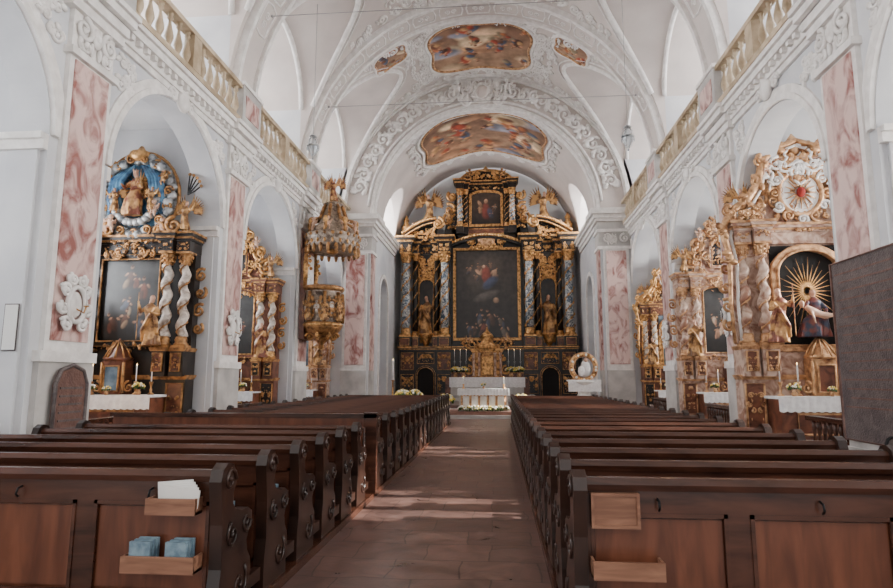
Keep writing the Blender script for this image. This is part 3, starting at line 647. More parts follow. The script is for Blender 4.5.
# ---------------------------------------------------------------- side altars
DK=dict(body='black_wood',g='old_gold',col='column_white',acc='brown_marble'); LT=dict(body='rose_marble',g='pale_gold',col='rose_marble',acc='brown_marble'); MD=dict(body='brown_marble',g='gold',col='column_white',acc='black_wood')
def side_altar(loc,st,kind,seed,sc=1.0,pal=None):
    rg=random.Random(seed); B,G,C,A=st['body'],st['g'],st['col'],st['acc']; b=MB()
    b.box(-1.85,1.85,-1.9,0,0,.16,'stone_trim'); b.box(-1.6,1.6,-1.6,0,.16,.3,'stone_trim')
    mensa(b,1.25,-1.3,-.5,.3,1.3,'panel',.34)
    panel(b,-.9,.9,.42,.9,-1.3,A,G)
    b.box(-1.8,1.8,-.5,-.02,.3,1.75,B); b.box(-1.8,1.8,-.45,-.02,1.75,2.45,B); b.cornice(-1.8,1.8,-.5,-.02,1.7,.12,.08,G)
    for sg in(-1,1):
        panel(b,*sorted((sg*1.3,sg*1.75)),.5,1.6,-.5,A,G); b.gild(sg*1.52,-.55,1.05,.34,.8,G,3,seed+5,.025)
        for k,xx in enumerate((1.62,1.18)):
            yy=-.5-.12*k; b.box(sg*xx-.2,sg*xx+.2,yy-.22,-.05,1.78,2.5,B); panel(b,sg*xx-.13,sg*xx+.13,1.92,2.4,yy-.22,A,G); b.gild(sg*xx,yy-.27,2.15,.22,.4,G,3,seed+2,.02); b.cornice(sg*xx-.2,sg*xx+.2,yy-.22,-.05,2.45,.1,.05,G)
            column(b,sg*xx,yy,2.55,5.2,.14,C,G,twist=(kind!='niche2'))
            b.box(sg*xx-.2,sg*xx+.2,yy-.2,-.02,5.2,5.5,B); b.cornice(sg*xx-.2,sg*xx+.2,yy-.2,-.02,5.5,.24,.14,B,G)
            b.gild(sg*xx,yy-.22,5.35,.34,.2,G,3,seed+k,.02)
    b.box(-1.8,1.8,-.3,0,2.45,5.2,B); b.box(-1.8,1.8,-.4,-.0,5.2,5.5,B); b.cornice(-1.8,1.8,-.4,0,5.5,.24,.14,B,G)
    if kind in('paint','glory'):
        frame(b,-.86,.86,2.75,5.05,-.32,.13,B,G,arch=.0 if kind=='glory' else .2); b.gild(0,-.55,5.3,1.5,.5,G,9,seed,.04)
        b.gild(0,-.52,2.55,1.6,.25,G,6,seed+4,.03)
    else:
        b.box(-.86,.86,-.34,-.3,2.5,5.15,'void_shade_paint' if kind=='pieta' else 'sky_blue_paint'); frame(b,-.78,.78,2.55,4.4,-.34,.14,G,G,arch=.6,d=.22)
        for k in range(30):
            a=PI*2*k/30; r=1.0 if k%2 else .8; b.prism([(.06*math.cos(a-.3),3.95+.06*math.sin(a-.3)),(.06*math.cos(a+.3),3.95+.06*math.sin(a+.3)),(r*.74*math.cos(a),3.95+r*math.sin(a)*.9)],-.38,-.36,'gold')
    b.box(-.3,.3,-.95,-.5,1.31,2.2,A if kind!='pieta' else G); b.lathe(0,-.72,[(.34,2.2),(.38,2.26),(.28,2.34),(.2,2.5),(.12,2.6),(.05,2.7),(.02,2.8)],A if kind=='glory' else G,12)
    for k in range(6): a=-PI*k/5; b.tube([(.36*math.cos(a),-.72+.36*math.sin(a),2.26),(.24*math.cos(a),-.72+.24*math.sin(a),2.5),(.05*math.cos(a),-.72+.05*math.sin(a),2.72)],.025,G,5)
    for sg in(-1,1): b.lathe(sg*.3,-.95,[(.05,1.35),(.04,2.15)],G,8); b.scroll(lambda p,q:(sg*p,-.9,q),.45,1.5,.16,G,1.3,1,PI/2,.035)
    panel(b,-.2,.2,1.4,2.05,-.96,'sky_blue_paint' if kind=='glory' else 'gold' if kind!='pieta' else A,G)
    b.gild(0,-.46,5.62,3.2,.22,G,9,seed+3,.03)
    if kind=='glory':
        for k in range(30):
            a=2*PI*k/30; rr=1+.05*math.sin(k*2.3); b.ell((1.0*rr*math.cos(a),-.35+.08*math.sin(a*5),6.9+1.12*rr*math.sin(a)),(.16,.15,.15),'silver',8,6)
            a+=.1
            if k%2==0: b.scroll(lambda p,q:(p,-.5,q),.98*math.cos(a),6.9+1.1*math.sin(a),.15,'old_gold',1.3,1,a,.04,12)
        for k in range(14):
            a=-PI*k/13; b.ell((.62*math.cos(a),-.48,6.75+.65*math.sin(a)),(.16,.12,.12),'silver',7,5)
        b.prism([(.95*math.cos(2*PI*i/28),6.9+1.08*math.sin(2*PI*i/28)) for i in range(28)],-.28,-.2,'blue_drapery')
        for sg in(-1,1):
            for k in range(4): b.tube([(sg*(.12+.1*k),-.42,7.8-.05*k),(sg*(.42+.1*k),-.5,7.35),(sg*(.5+.1*k),-.45,6.8),(sg*(.38+.13*k),-.45,6.35)],[.05,.09,.09,.05],'blue_drapery',7)
        for k in range(24):
            a=2*PI*k/24; b.prism([(.1*math.cos(a-.4),7.2+.1*math.sin(a-.4)),(.1*math.cos(a+.4),7.2+.1*math.sin(a+.4)),(.5*math.cos(a),7.2+.55*math.sin(a))],-.33,-.31,'gold')
        b.tube([(1.2*math.cos(2*PI*i/30),-.3,6.9+1.33*math.sin(2*PI*i/30)) for i in range(30)],.05,'old_gold',6,True)
        b.lathe(0,-.35,[(.2,7.95),(.34,8.05),(.3,8.2),(.12,8.28),(.05,8.4)],'gold',10)
        b.box(-.7,.7,-.35,0,5.7,6.0,B)
        for sg in(-1,1):
            for (u,v,r,d) in((1.2,6.0,.26,1),(.75,5.9,.2,-1)): b.scroll(lambda p,q:(sg*p,-.5,q),u,v,r,G,1.4,d,PI/2,.07)
            for k in range(5): a=.3+k*.3; b.tube([(sg*1.5,-.4,6.9),(sg*(1.5+.22*math.cos(a)),-.4,6.9+.35*math.sin(a)),(sg*(1.5+.4*math.cos(a)),-.4,7.0+.5*math.sin(a))],.02,'iron',5); b.ell((sg*(1.5+.4*math.cos(a)),-.4,7.0+.5*math.sin(a)),.05,'old_gold',5,4)
    else:
        P=[(-1.15,5.74),(1.15,5.74),(1.0,6.2),(.8,6.4),(.78,6.9),(.5,7.35),(0,7.55),(-.5,7.35),(-.78,6.9),(-.8,6.4),(-1.0,6.2)]
        b.prism(P,-.3,0,B); b.tube([(p[0],-.3,p[1]) for p in P],.06,G,6,True)
        if kind=='paint': frame(b,-.42,.42,6.05,6.75,-.3,.08,B,G,arch=.25)
        else:
            b.prism([(.52*math.cos(2*PI*i/24),6.55+.58*math.sin(2*PI*i/24)) for i in range(24)],-.42,-.3,'stucco'); b.tube([(.54*math.cos(2*PI*i/24),-.42,6.55+.6*math.sin(2*PI*i/24)) for i in range(24)],.07,G,6,True)
            for k in range(12): a=2*PI*k/12; b.scroll(lambda p,q:(p,-.45,q),.66*math.cos(a),6.55+.72*math.sin(a),.16,'stucco' if k%2 else G,1.3,1 if k%2 else -1,a,.045,12)
            for k in range(16): a=2*PI*k/16; b.tube([(.14*math.cos(a),-.46,6.55+.15*math.sin(a)),(.4*math.cos(a),-.44,6.55+.44*math.sin(a))],[.03,.012],G,5)
            b.ell((0,-.48,6.55),(.11,.1,.14),'red_cloth',10,8)
        b.cornice(-.5,.5,-.38,0,7.4,.14,.1,B,G)
        for sg in(-1,1):
            b.scroll(lambda p,q:(sg*p,-.3,q),.95,6.9,.3,G,1.4,-1,-PI/2,.09); b.scroll(lambda p,q:(sg*p,-.3,q),1.25,6.25,.34,G,1.4,1,PI/2,.09)
            b.scroll(lambda p,q:(sg*p,-.3,q),.4,7.75,.22,G,1.4,1,PI/2,.07)
        b.gild(0,-.42,7.3,1.5,.9,G,11,seed+7,.045); b.gild(0,-.38,6.3,2.2,.9,G,10,seed+8,.04)
        if kind=='pieta': b.gild(0,-.45,7.2,1.9,1.0,'stucco',9,seed+9,.05)
        b.lathe(0,-.2,[(.08,7.6),(.2,7.75),(.1,7.95),(.16,8.05),(.02,8.25)],G,10)
    for sg in(-1,1):
        for (x,z,r,d) in((1.93,4.6,.2,1),(1.95,4.1,.18,-1),(1.93,3.6,.2,1),(1.92,3.1,.16,-1)): b.scroll(lambda p,q:(sg*p,-.2,q),x,z,r,G,1.4,d,1,.05)
    if kind in('pieta','niche2'):
        for sg in(-1,1):
            pts=[(sg*1.95,-.6,2.6),(sg*2.0,-.6,3.6),(sg*1.95,-.6,4.8),(sg*2.1,-.62,5.5),(sg*1.9,-.62,6.0),(sg*1.45,-.6,6.3),(sg*1.1,-.55,6.8),(sg*.95,-.5,7.4),(sg*.5,-.45,7.8),(0,-.4,8.0)]
            b.tube(pts,[.04,.05,.07,.1,.11,.11,.1,.09,.08,.06],G,8)
            pts2=[(p[0]*.9,p[1]+.05,p[2]-.12) for p in pts]; b.tube(pts2,.04,'stucco' if kind=='pieta' else G,6)
            for i,p in enumerate(pts[2:9]):
                for (du,dz) in((0,0),(.08,.12),(-.06,-.1)): b.ell((p[0]+sg*du,p[1]-.05,p[2]+dz),(.09,.08,.13),G,7,5,Matrix.Rotation(i+du*20,3,'Y'))
                b.scroll(lambda u,v:(p[0]+sg*u,p[1]-.08,p[2]+v),.08,.0,.14,G,1.2,1 if i%2 else -1,i,.035,12)
            b.gild(sg*1.5,-.7,5.95,.9,.5,G,6,seed+11,.04)
    for i,x in enumerate((-1.05,-.62,.62,1.05)): candle(b,x,-.85,1.3,.42,.34,G)
    flowers(b,-.82,-1.05,1.3,.17,seed=seed); flowers(b,.82,-1.05,1.3,.17,seed=seed+1)
    flowers(b,rg.choice([-.45,.45]),-1.1,1.3,.14,'white_flower',seed=seed+2); flowers(b,0,-1.15,1.3,.12,'yellow_flower',seed=seed+3)
    o=b.obj('side_altar',loc); o.scale=(sc,1,sc)
    if kind in('paint','glory'):
        pal=pal or [S(96,56,42),S(62,66,76),S(128,104,80),S(74,50,40),S(140,122,98)]
        painting(1.72,2.3 if kind=='glory' else 2.5,S(52,52,52),S(26,22,19),figs(rg,8,-.55,.55,-.7,.5,pal,.26),seed,o,(0,-.345,3.9 if kind=='glory' else 4.0),arch=0 if kind=='glory' else .2)
    if kind=='paint': painting(.84,.95,S(70,70,76),S(40,33,30),figs(rg,2,-.3,.3,-.4,.2,pal,.4),seed+1,o,(0,-.32,6.52),arch=.25)
    if kind=='pieta': statue('pieta','blue_figure',o,(0,-.62,2.75),1.2); statue('christ','putto_skin',o,(0,-.62,2.75),1.2)
    if kind=='niche2': statue('madonna','gilt_figure',o,(0,-.5,2.75),1.7)
    if kind=='glory':
        statue('madonna','gilt_red_figure',o,(0,-.55,6.3),1.3)
        for sg in(-1,1):
            statue('putto','putto_skin',o,(sg*.62,-.6,6.0+.2*sg),.55,flip=sg<0); statue('putto','gilt_figure',o,(sg*.85,-.6,7.3-.15*sg),.45,flip=sg<0)
            statue('angel','gilt_figure',o,(sg*.55,-.62,6.35),.75,flip=sg<0)
    for sg in(-1,1):
        statue('saint','gilt_figure' if seed%2 else 'gilt_red_figure',o,(sg*(1.0 if kind in('glory','pieta') else 1.4),-.98,2.6),1.35,flip=sg<0)
        statue('angel','gilt_figure',o,(sg*1.5,-.45,5.75),.95,flip=sg<0)
        statue('putto','putto_skin',o,(sg*.85,-.5,7.0 if kind!='glory' else 5.7),.55,flip=sg<0)
    return o
side_altar((-9.95,16.85,0),DK,'glory',21,1.04)
side_altar((-9.9,23.65,0),MD,'paint',22,1.0)
side_altar((-9.75,30.9,0),LT,'niche2',23,.95)
side_altar((8.95,17.0,0),LT,'pieta',24,1.04)
side_altar((9.3,23.7,0),LT,'paint',25,1.0,[S(150,112,88),S(110,90,92),S(160,140,120)])
side_altar((9.5,30.9,0),MD,'niche2',27,.95)
# ---------------------------------------------------------------- high altar
def high_altar():
    b=MB(); K='black_wood';G='gold'
    W=5.75
    b.box(-W,W,-.9,0,0,3.3,K); b.cornice(-W,W,-.9,0,0,.25,.12,K,G,inv=True); b.cornice(-W,W,-.95,0,3.15,.25,.12,K,G)
    for sg in(-1,1):
        b.prism([(sg*4.0+.55*c,z) for c,z in((-1,.0),(1,.0),(1,1.5),(.8,1.85),(0,2.05),(-.8,1.85),(-1,1.5))],-.97,-.9,'void_shade_paint'); frame(b,sg*4.0-.55,sg*4.0+.55,.05,1.5,-.93,.1,K,G,arch=.55,d=.1)
        panel(b,*sorted((sg*4.8,sg*5.6)),.4,1.6,-.93,K,G); panel(b,*sorted((sg*4.8,sg*5.6)),1.9,3.0,-.93,'brown_marble',G); panel(b,*sorted((sg*2.4,sg*3.2)),.4,1.6,-.93,K,G); panel(b,*sorted((sg*2.4,sg*3.2)),1.9,3.0,-.93,'brown_marble',G)
        panel(b,*sorted((sg*3.45,sg*4.55)),2.3,3.0,-.93,K,G); b.gild(sg*4.0,-1.0,2.65,.9,.5,G,6,3,.04)
        b.gild(sg*5.2,-1.0,1.0,.6,.9,G,7,9,.045); b.gild(sg*2.8,-1.0,1.0,.6,.9,G,7,8,.045); b.gild(sg*5.2,-1.0,2.45,.6,.8,G,6,9,.04); b.gild(sg*2.8,-1.0,2.45,.6,.8,G,6,8,.04)
        for xx,yy in((5.3,-1.15),(2.75,-1.15),(4.72,-.75),(3.3,-.75)):
            r=.27 if yy<-1 else .19
            b.box(sg*xx-r*1.6,sg*xx+r*1.6,yy-r*1.6,-.3,3.35,4.0,K); panel(b,sg*xx-r*1.1,sg*xx+r*1.1,3.45,3.9,yy-r*1.6,'brown_marble',G)
            column(b,sg*xx,yy,4.0,9.6,r,'blue_marble' if yy<-1 else K,G)
            b.box(sg*xx-r*1.5,sg*xx+r*1.5,yy-r*1.5,-.3,9.6,10.15,K); b.gild(sg*xx,yy-r*1.55,9.88,r*2.6,.46,G,6,int(xx*7),.045)
            b.cornice(sg*xx-r*1.5,sg*xx+r*1.5,yy-r*1.5,0,10.15,.5,.3,K,G)
            if yy<-1: b.box(sg*xx-.44,sg*xx+.44,-1.6,-.3,3.3,3.38,G)
        b.box(sg*4.0-.9,sg*4.0+.9,-.5,0,3.35,10.2,K); frame(b,sg*4.0-.5,sg*4.0+.5,4.3,7.4,-.5,.12,G,G,arch=.5); b.lathe(sg*4.0,-.75,[(.1,3.4),(.3,3.8),(.42,4.15),(.45,4.25)],G,12)
        b.gild(sg*4.0,-.6,8.6,1.1,1.5,G,18,17,.065); b.gild(sg*4.0,-.65,4.0,.9,.6,G,8,18,.05); b.scroll(lambda p,q:(sg*4+p,-.6,q),.4,8.1,.2,G)
        for dx in(-.72,.72): b.gild(sg*4.0+dx*.95,-.56,6.2,.22,3.6,G,10,19,.03)
        b.box(*sorted((sg*2.35,sg*5.75)),-.55,0,9.6,10.15,K); b.cornice(*sorted((sg*2.35,sg*5.75)),-.55,0,10.15,.5,.25,K,G); b.gild(sg*4.0,-.62,9.88,1.1,.4,G,8,20,.045)
        for i in range(20):
            t0,t1=i/20,(i+1)/20
            f=lambda t:(sg*(5.6-2.3*t),10.65+1.0*math.sin(PI*.5*t)*(1)+.15)
            a,c=f(t0),f(t1); b.prism([(a[0],a[1]-.2),(c[0],c[1]-.2),(c[0],c[1]+.12),(a[0],a[1]+.12)],-1.2,-.2,K); b.tube([(a[0],-1.25,a[1]+.12),(c[0],-1.25,c[1]+.12)],.11,G,6); b.tube([(a[0],-1.22,a[1]-.18),(c[0],-1.22,c[1]-.18)],.06,G,6)
            b.prism([(a[0],10.6),(c[0],10.6),(c[0],c[1]-.2),(a[0],a[1]-.2)],-.7,-.1,K)
        b.scroll(lambda p,q:(sg*p,-1.25,q),3.15,11.55,.4,G,1.6,1,PI/2,.12,24); b.gild(sg*4.3,-.9,11.0,1.7,.7,G,12,33,.06); b.gild(sg*4.5,-1.3,10.5,2.2,.3,G,10,34,.045)
        b.lathe(sg*5.4,-.6,[(.1,10.9),(.3,11.3),(.34,11.5),(.12,11.8),(.2,11.95),(.03,12.3)],G,12)
        for (x,z,r,d) in((2.3,13.6,.35,-1),(2.45,12.7,.42,1),(2.55,12.0,.4,-1)): b.scroll(lambda p,q:(sg*p,-.5,q),x,z,r,G,1.4,d,1,.12)
        b.gild(sg*2.3,-.55,12.2,.5,1.8,G,8,44,.05)
        b.prism([(sg*1.9,10.6),(sg*2.9,10.6),(sg*2.7,11.8),(sg*2.2,12.6),(sg*2.1,13.8),(sg*1.9,14.0)],-.5,0,K)
        for xx,yy,r in((1.75,-.75,.17),(1.38,-.6,.13)):
            b.box(sg*xx-r*1.5,sg*xx+r*1.5,yy-r*1.5,-.1,10.9,11.4,K); column(b,sg*xx,yy,11.4,14.0,r,'blue_marble' if r>.15 else K,G); b.box(sg*xx-r*1.5,sg*xx+r*1.5,yy-r*1.5,0,14.0,14.3,K); b.cornice(sg*xx-r*1.5,sg*xx+r*1.5,yy-r*1.5,0,14.3,.35,.2,K,G)
    b.box(-2.4,2.4,-.5,0,3.3,10.2,K); frame(b,-2.05,2.05,3.95,9.8,-.55,.15,G,G,d=.2); 
    b.gild(0,-.8,10.4,2.4,1.0,G,18,41,.085); b.ell((0,-.85,10.45),(.6,.15,.45),'pale_gold',12,8); b.gild(0,-.7,3.62,3.6,.3,G,14,42,.05)
    for i in range(24):
        x0=-2.4+4.8*i/24;x1=x0+.2; f=lambda x:10.25+.55*math.cos(x/2.4*PI/2); b.prism([(x0,f(x0)-.25),(x1,f(x1)-.25),(x1,f(x1)),(x0,f(x0))],-1.0,0,K); b.tube([(x0,-1.02,f(x0)),(x1,-1.02,f(x1))],.1,G,6)
    b.box(-2.3,2.3,-.5,0,10.2,11.4,K); panel(b,-1.2,1.2,10.95,11.3,-.52,'brown_marble',G)
    b.box(-2.0,2.0,-.4,0,11.2,14.3,K); frame(b,-1.0,1.0,11.6,13.6,-.42,.13,G,G,arch=.25)
    b.box(-2.0,2.0,-.5,0,14.0,14.3,K); b.cornice(-2.0,2.0,-.5,0,14.3,.35,.2,K,G)
    for i in range(24):
        x0=-1.7+3.4*i/24;x1=x0+3.4/24; f=lambda x:14.65+.75*math.sqrt(max(0,1-(x/1.75)**2)); b.prism([(x0,14.6),(x1,14.6),(x1,f(x1)),(x0,f(x0))],-.4,0,K); b.tube([(x0,-.45,f(x0)),(x1,-.45,f(x1))],.1,G,6)
    b.gild(0,-.5,14.95,2.4,.6,G,14,51,.07); b.gild(0,-.58,14.15,3.4,.24,G,12,52,.045)
    b.lathe(0,-.3,[(.1,15.35),(.25,15.5),(.1,15.65),(.03,15.75)],G,10)
    b.box(-2.6,2.6,-2.3,-.9,.35,1.35,'brown_marble'); mensa(b,2.25,-2.5,-1.3,.3,1.42,'cloth',.6)
    b.box(-2.4,2.4,-1.4,-.9,1.35,1.75,K); panel(b,-2.3,-.8,1.4,1.7,-1.4,'brown_marble',G); panel(b,.8,2.3,1.4,1.7,-1.4,'brown_marble',G)
    b.box(-.95,.95,-1.7,-.9,1.42,3.0,'old_gold'); b.cornice(-.95,.95,-1.7,-.9,3.0,.2,.12,G); panel(b,-.35,.35,1.6,2.7,-1.72,'gold',G)
    for sg in(-1,1):
        for xx in(.5,.85): b.lathe(sg*xx,-1.78,[(.09,1.5),(.07,1.6),(.07,2.8),(.1,2.95)],'rose_marble',10)
        b.scroll(lambda p,q:(sg*p,-1.5,q),1.2,1.85,.32,G,1.4,1,PI/2,.08); b.scroll(lambda p,q:(sg*p,-1.5,q),1.05,2.6,.2,G,1.4,1,PI/2,.06); b.scroll(lambda p,q:(sg*p,-1.5,q),.65,3.4,.22,G,1.4,1,PI/2,.06)
    b.lathe(0,-1.3,[(.75,3.2),(.7,3.4),(.4,3.65),(.35,3.9),(.45,4.0),(.3,4.2),(.1,4.35),(.05,4.6)],G,16); b.gild(0,-1.75,3.3,1.4,.5,G,8,61,.05)
    for sg in(-1,1):
        for k in range(3): candle(b,sg*(1.35+.38*k),-1.15,1.75,.7,.7,'silver')
        for k in range(2): flowers(b,sg*(1.5+.5*k),-1.6,1.42,.36,seed=70+k+sg,n=40)
    o=b.obj('high_altar',(0,39.9,.45))
    rg=random.Random(5); pal=[S(110,58,44),S(88,80,70),S(136,108,80),S(62,64,76),S(74,52,40)]
    bl=[(0,.45,.6,.6,.3,S(70,62,55))]+figs(rg,7,-.6,.6,-.9,-.5,pal,.2)+figs(rg,6,-.6,.6,.0,.7,[S(150,120,96),S(110,86,70),S(68,64,66)],.13)
    bl+=[(.0,.42,.15,.32,.35,S(124,62,50)),(.12,.25,.26,.17,.4,S(60,68,88)),(-.09,.62,.05,.06,0,S(196,158,128)),(.22,.5,.04,.18,-1.1,S(180,142,114)),(-.25,.5,.04,.18,1.1,S(180,142,114)),(0,-.05,.4,.15,.2,S(80,74,68)),(.3,-.15,.1,.1,0,S(150,118,92))]
    painting(4.1,5.85,S(62,55,50),S(27,23,21),bl,5,o,(0,-.6,6.875)); 
    painting(2.0,2.25,S(64,52,44),S(30,24,21),[(0,-.2,.3,.6,.1,S(104,50,42)),(0,.45,.13,.16,0,S(176,138,110)),(.3,-.3,.2,.4,.4,S(58,62,76)),(-.4,.3,.1,.3,.6,S(150,118,92))]+figs(rg,3,-.6,.6,-.5,.3,pal,.22),6,o,(0,-.45,12.72),arch=.25)
    for sg in(-1,1):
        statue('saint','gilt_figure',o,(sg*4.0,-.8,4.25),2.5,flip=sg<0); statue('angel','gilt_figure',o,(sg*3.85,-.8,11.5),2.2,flip=sg<0)
        statue('putto','gilt_figure',o,(sg*2.5,-.7,11.8),.9,flip=sg<0); statue('putto','gilt_figure',o,(sg*1.1,-.7,14.7),.8,flip=sg<0); statue('putto','putto_skin',o,(sg*4.9,-.9,10.95),.8,flip=sg<0)
        statue('angel','gilt_figure',o,(sg*1.2,-1.6,3.1),.8,flip=sg<0)
high_altar()
b=MB(); mensa(b,1.12,-.45,.45,0,1.02,'cloth',.28); b.box(-1.05,1.05,-.46,-.44,.05,.75,'pale_gold')
for i in range(5): panel(b,-1.0+.4*i+.03,-1.0+.4*i+.37,.1,.7,-.46,'stucco','pale_gold')
for i in range(9): flowers(b,-.95+.24*i,-.62,0.0,.24,'yellow_flower' if i%2 else 'white_flower',18,i,False)
candle(b,-.95,0,1.02,.3,.2); candle(b,.95,0,1.02,.3,.2); flowers(b,.0,0,1.02,.14,seed=9)
b.obj('free_standing_altar',(0,28.6,.3))
for x in(-1.75,1.75,-4.2,-3.6): 
    b=MB(); flowers(b,0,0,0,.42,seed=int(x*9),n=40); b.obj('flower_arrangement',(x,30.95,.45) if abs(x)>2 else (x,28.4,.3))
b=MB(); b.box(-.7,.7,-.3,.3,0,.12,'cloth'); b.lathe(0,0,[(.5,.12),(.45,.3),(.3,.6),(.35,1.0),(.55,1.15),(.6,1.2)],'stucco',20); b.box(-.8,.8,-.35,.35,1.2,1.28,'cloth'); b.box(-.8,.8,-.37,-.34,.7,1.25,'cloth')
R_=.6; b.tube([(R_*math.cos(2*PI*i/28),-.1,1.9+1.05*R_*math.sin(2*PI*i/28)) for i in range(28)],.13,'pale_gold',8,True)
for i in range(28):
    a=2*PI*i/28; b.ell((R_*math.cos(a),-.18,1.9+1.05*R_*math.sin(a)),.08,'gold' if i%3 else 'white_flower',6,5)
b.ell((.1,-.1,1.85),(.25,.14,.42),'cloth',12,8); b.ell((.12,-.14,2.25),(.1,.1,.12),'putto_skin',10,8); b.ell((-.12,-.22,1.7),(.18,.1,.25),'cloth',10,8)
b.obj('sanctuary_wreath_pedestal',(4.95,30.85,.45))
b=MB(); b.lathe(0,0,[(.22,0),(.2,.06),(.05,.15),(.04,1.2),(.12,1.25)],'gold',12); b.lathe(0,0,[(.05,1.25),(.05,2.3)],'cloth',12); b.ell((0,0,2.34),(.015,.015,.04),'flame'); b.obj('paschal_candle',(-4.9,31.9,.45))
# ---------------------------------------------------------------- pulpit
b=MB(); m='brown_marble'; BX=-.02
b.lathe(BX,0,[(.05,3.0),(.14,3.05),(.1,3.2),(.25,3.35),(.5,3.55),(.7,3.7),(.8,3.85),(.84,3.95)],'old_gold',24)
b.lathe(BX,0,[(.78,3.95),(.74,4.1),(.76,5.3),(.83,5.4)],'canopy_stone',24); b.lathe(BX,0,[(.83,5.4),(.9,5.48),(.9,5.58),(.85,5.62),(.74,5.62),(.72,5.4)],'old_gold',24); b.lathe(BX,0,[(.82,3.9),(.88,4.0),(.8,4.1)],'gold',24)
for k in range(8):
    a=2*PI*k/8-.4; c,s_=math.cos(a),math.sin(a)
    if c<-.8: continue
    b.tube([(BX+.84*c,.84*s_,4.1),(BX+.9*c,.9*s_,4.6),(BX+.82*c,.82*s_,5.35)],[.09,.06,.08],'old_gold',7)
for k in range(8):
    a=2*PI*k/8-.4+PI/8; c,s_=math.cos(a),math.sin(a); R=Matrix.Rotation(a+PI/2,4,'Z'); T0=b.T; b.T=Matrix.Translation((BX+.79*c,.79*s_,4.7))@R; b.gild(0,-.03,0,.4,.9,'old_gold',9,k,.032); b.ell((0,0,0),(.16,.05,.28),'column_white'); b.T=T0
    a2=a; b.scroll(lambda p,q:(BX+(.45+p)*math.cos(a2),(.45+p)*math.sin(a2),q),.1,3.5,.19,'gold',1.3,1,0,.06)
b.box(-.82,-.6,-.6,.6,5.5,7.2,m); b.box(-.62,-.58,-.45,.45,5.6,7.0,'stucco'); b.box(-.82,-.6,-.6,.6,3.4,5.5,m)
for sg in(-1,1): b.tube([(-.6,sg*.6,5.6),(-.55,sg*.75,6.3),(-.6,sg*.55,7.2)],[.09,.12,.07],'gold',7); b.gild(-.5,sg*.6,6.4,.3,1.2,'gold',4,3,.05)
b.T=Matrix.Translation((.34,0,0))@Matrix.Scale(.88,4,(1,0,0))@Matrix.Scale(.95,4,(0,1,0))
b.lathe(0,0,[(.1,7.25),(1.0,7.2),(1.2,7.15),(1.28,7.35),(1.2,7.5),(1.32,7.65),(1.34,7.8),(1.15,7.85),(1.0,8.1),(.7,8.3),(.45,8.8),(.38,9.1),(.5,9.2),(.3,9.3)],'canopy_stone',28)
for k in range(22):
    a=2*PI*k/22; b.ell((1.26*math.cos(a),1.26*math.sin(a),7.12),(.1,.1,.2),'old_gold',7,5)
    b.ell((1.3*math.cos(a+.15),1.3*math.sin(a+.15),7.72),(.09,.09,.08),'old_gold',7,5); b.ell((1.27*math.cos(a+.15),1.27*math.sin(a+.15),7.42),(.06,.06,.1),'gold',6,5)
for k in range(8):
    a=2*PI*k/8; c,s_=math.cos(a),math.sin(a); b.tube([(1.22*c,1.22*s_,7.85),(1.1*c,1.1*s_,8.4),(.7*c,.7*s_,8.5),(.5*c,.5*s_,9.0),(.35*c,.35*s_,9.25)],[.08,.11,.08,.09,.05],'old_gold',7); b.ell((1.15*c,1.15*s_,8.3),(.13,.13,.17),'gold')
b.ell((0,0,7.15),(.3,.3,.12),'gold'); b.T=Matrix()
po=b.obj('pulpit',(-6.64,24.6,0))
statue('angel','gilt_red_figure',po,(.34,0,9.25),1.15)
for k in range(5): a=-2.2+k*.7; statue('putto','putto_skin',po,(.34+1.0*math.cos(a),1.05*math.sin(a),7.85),.62,rotz=a+PI/2)
for k in range(3): a=-2.0+k*.8; statue('saint','gilt_figure',po,(BX+.86*math.cos(a),.86*math.sin(a),4.15),.9,rotz=a+PI/2)
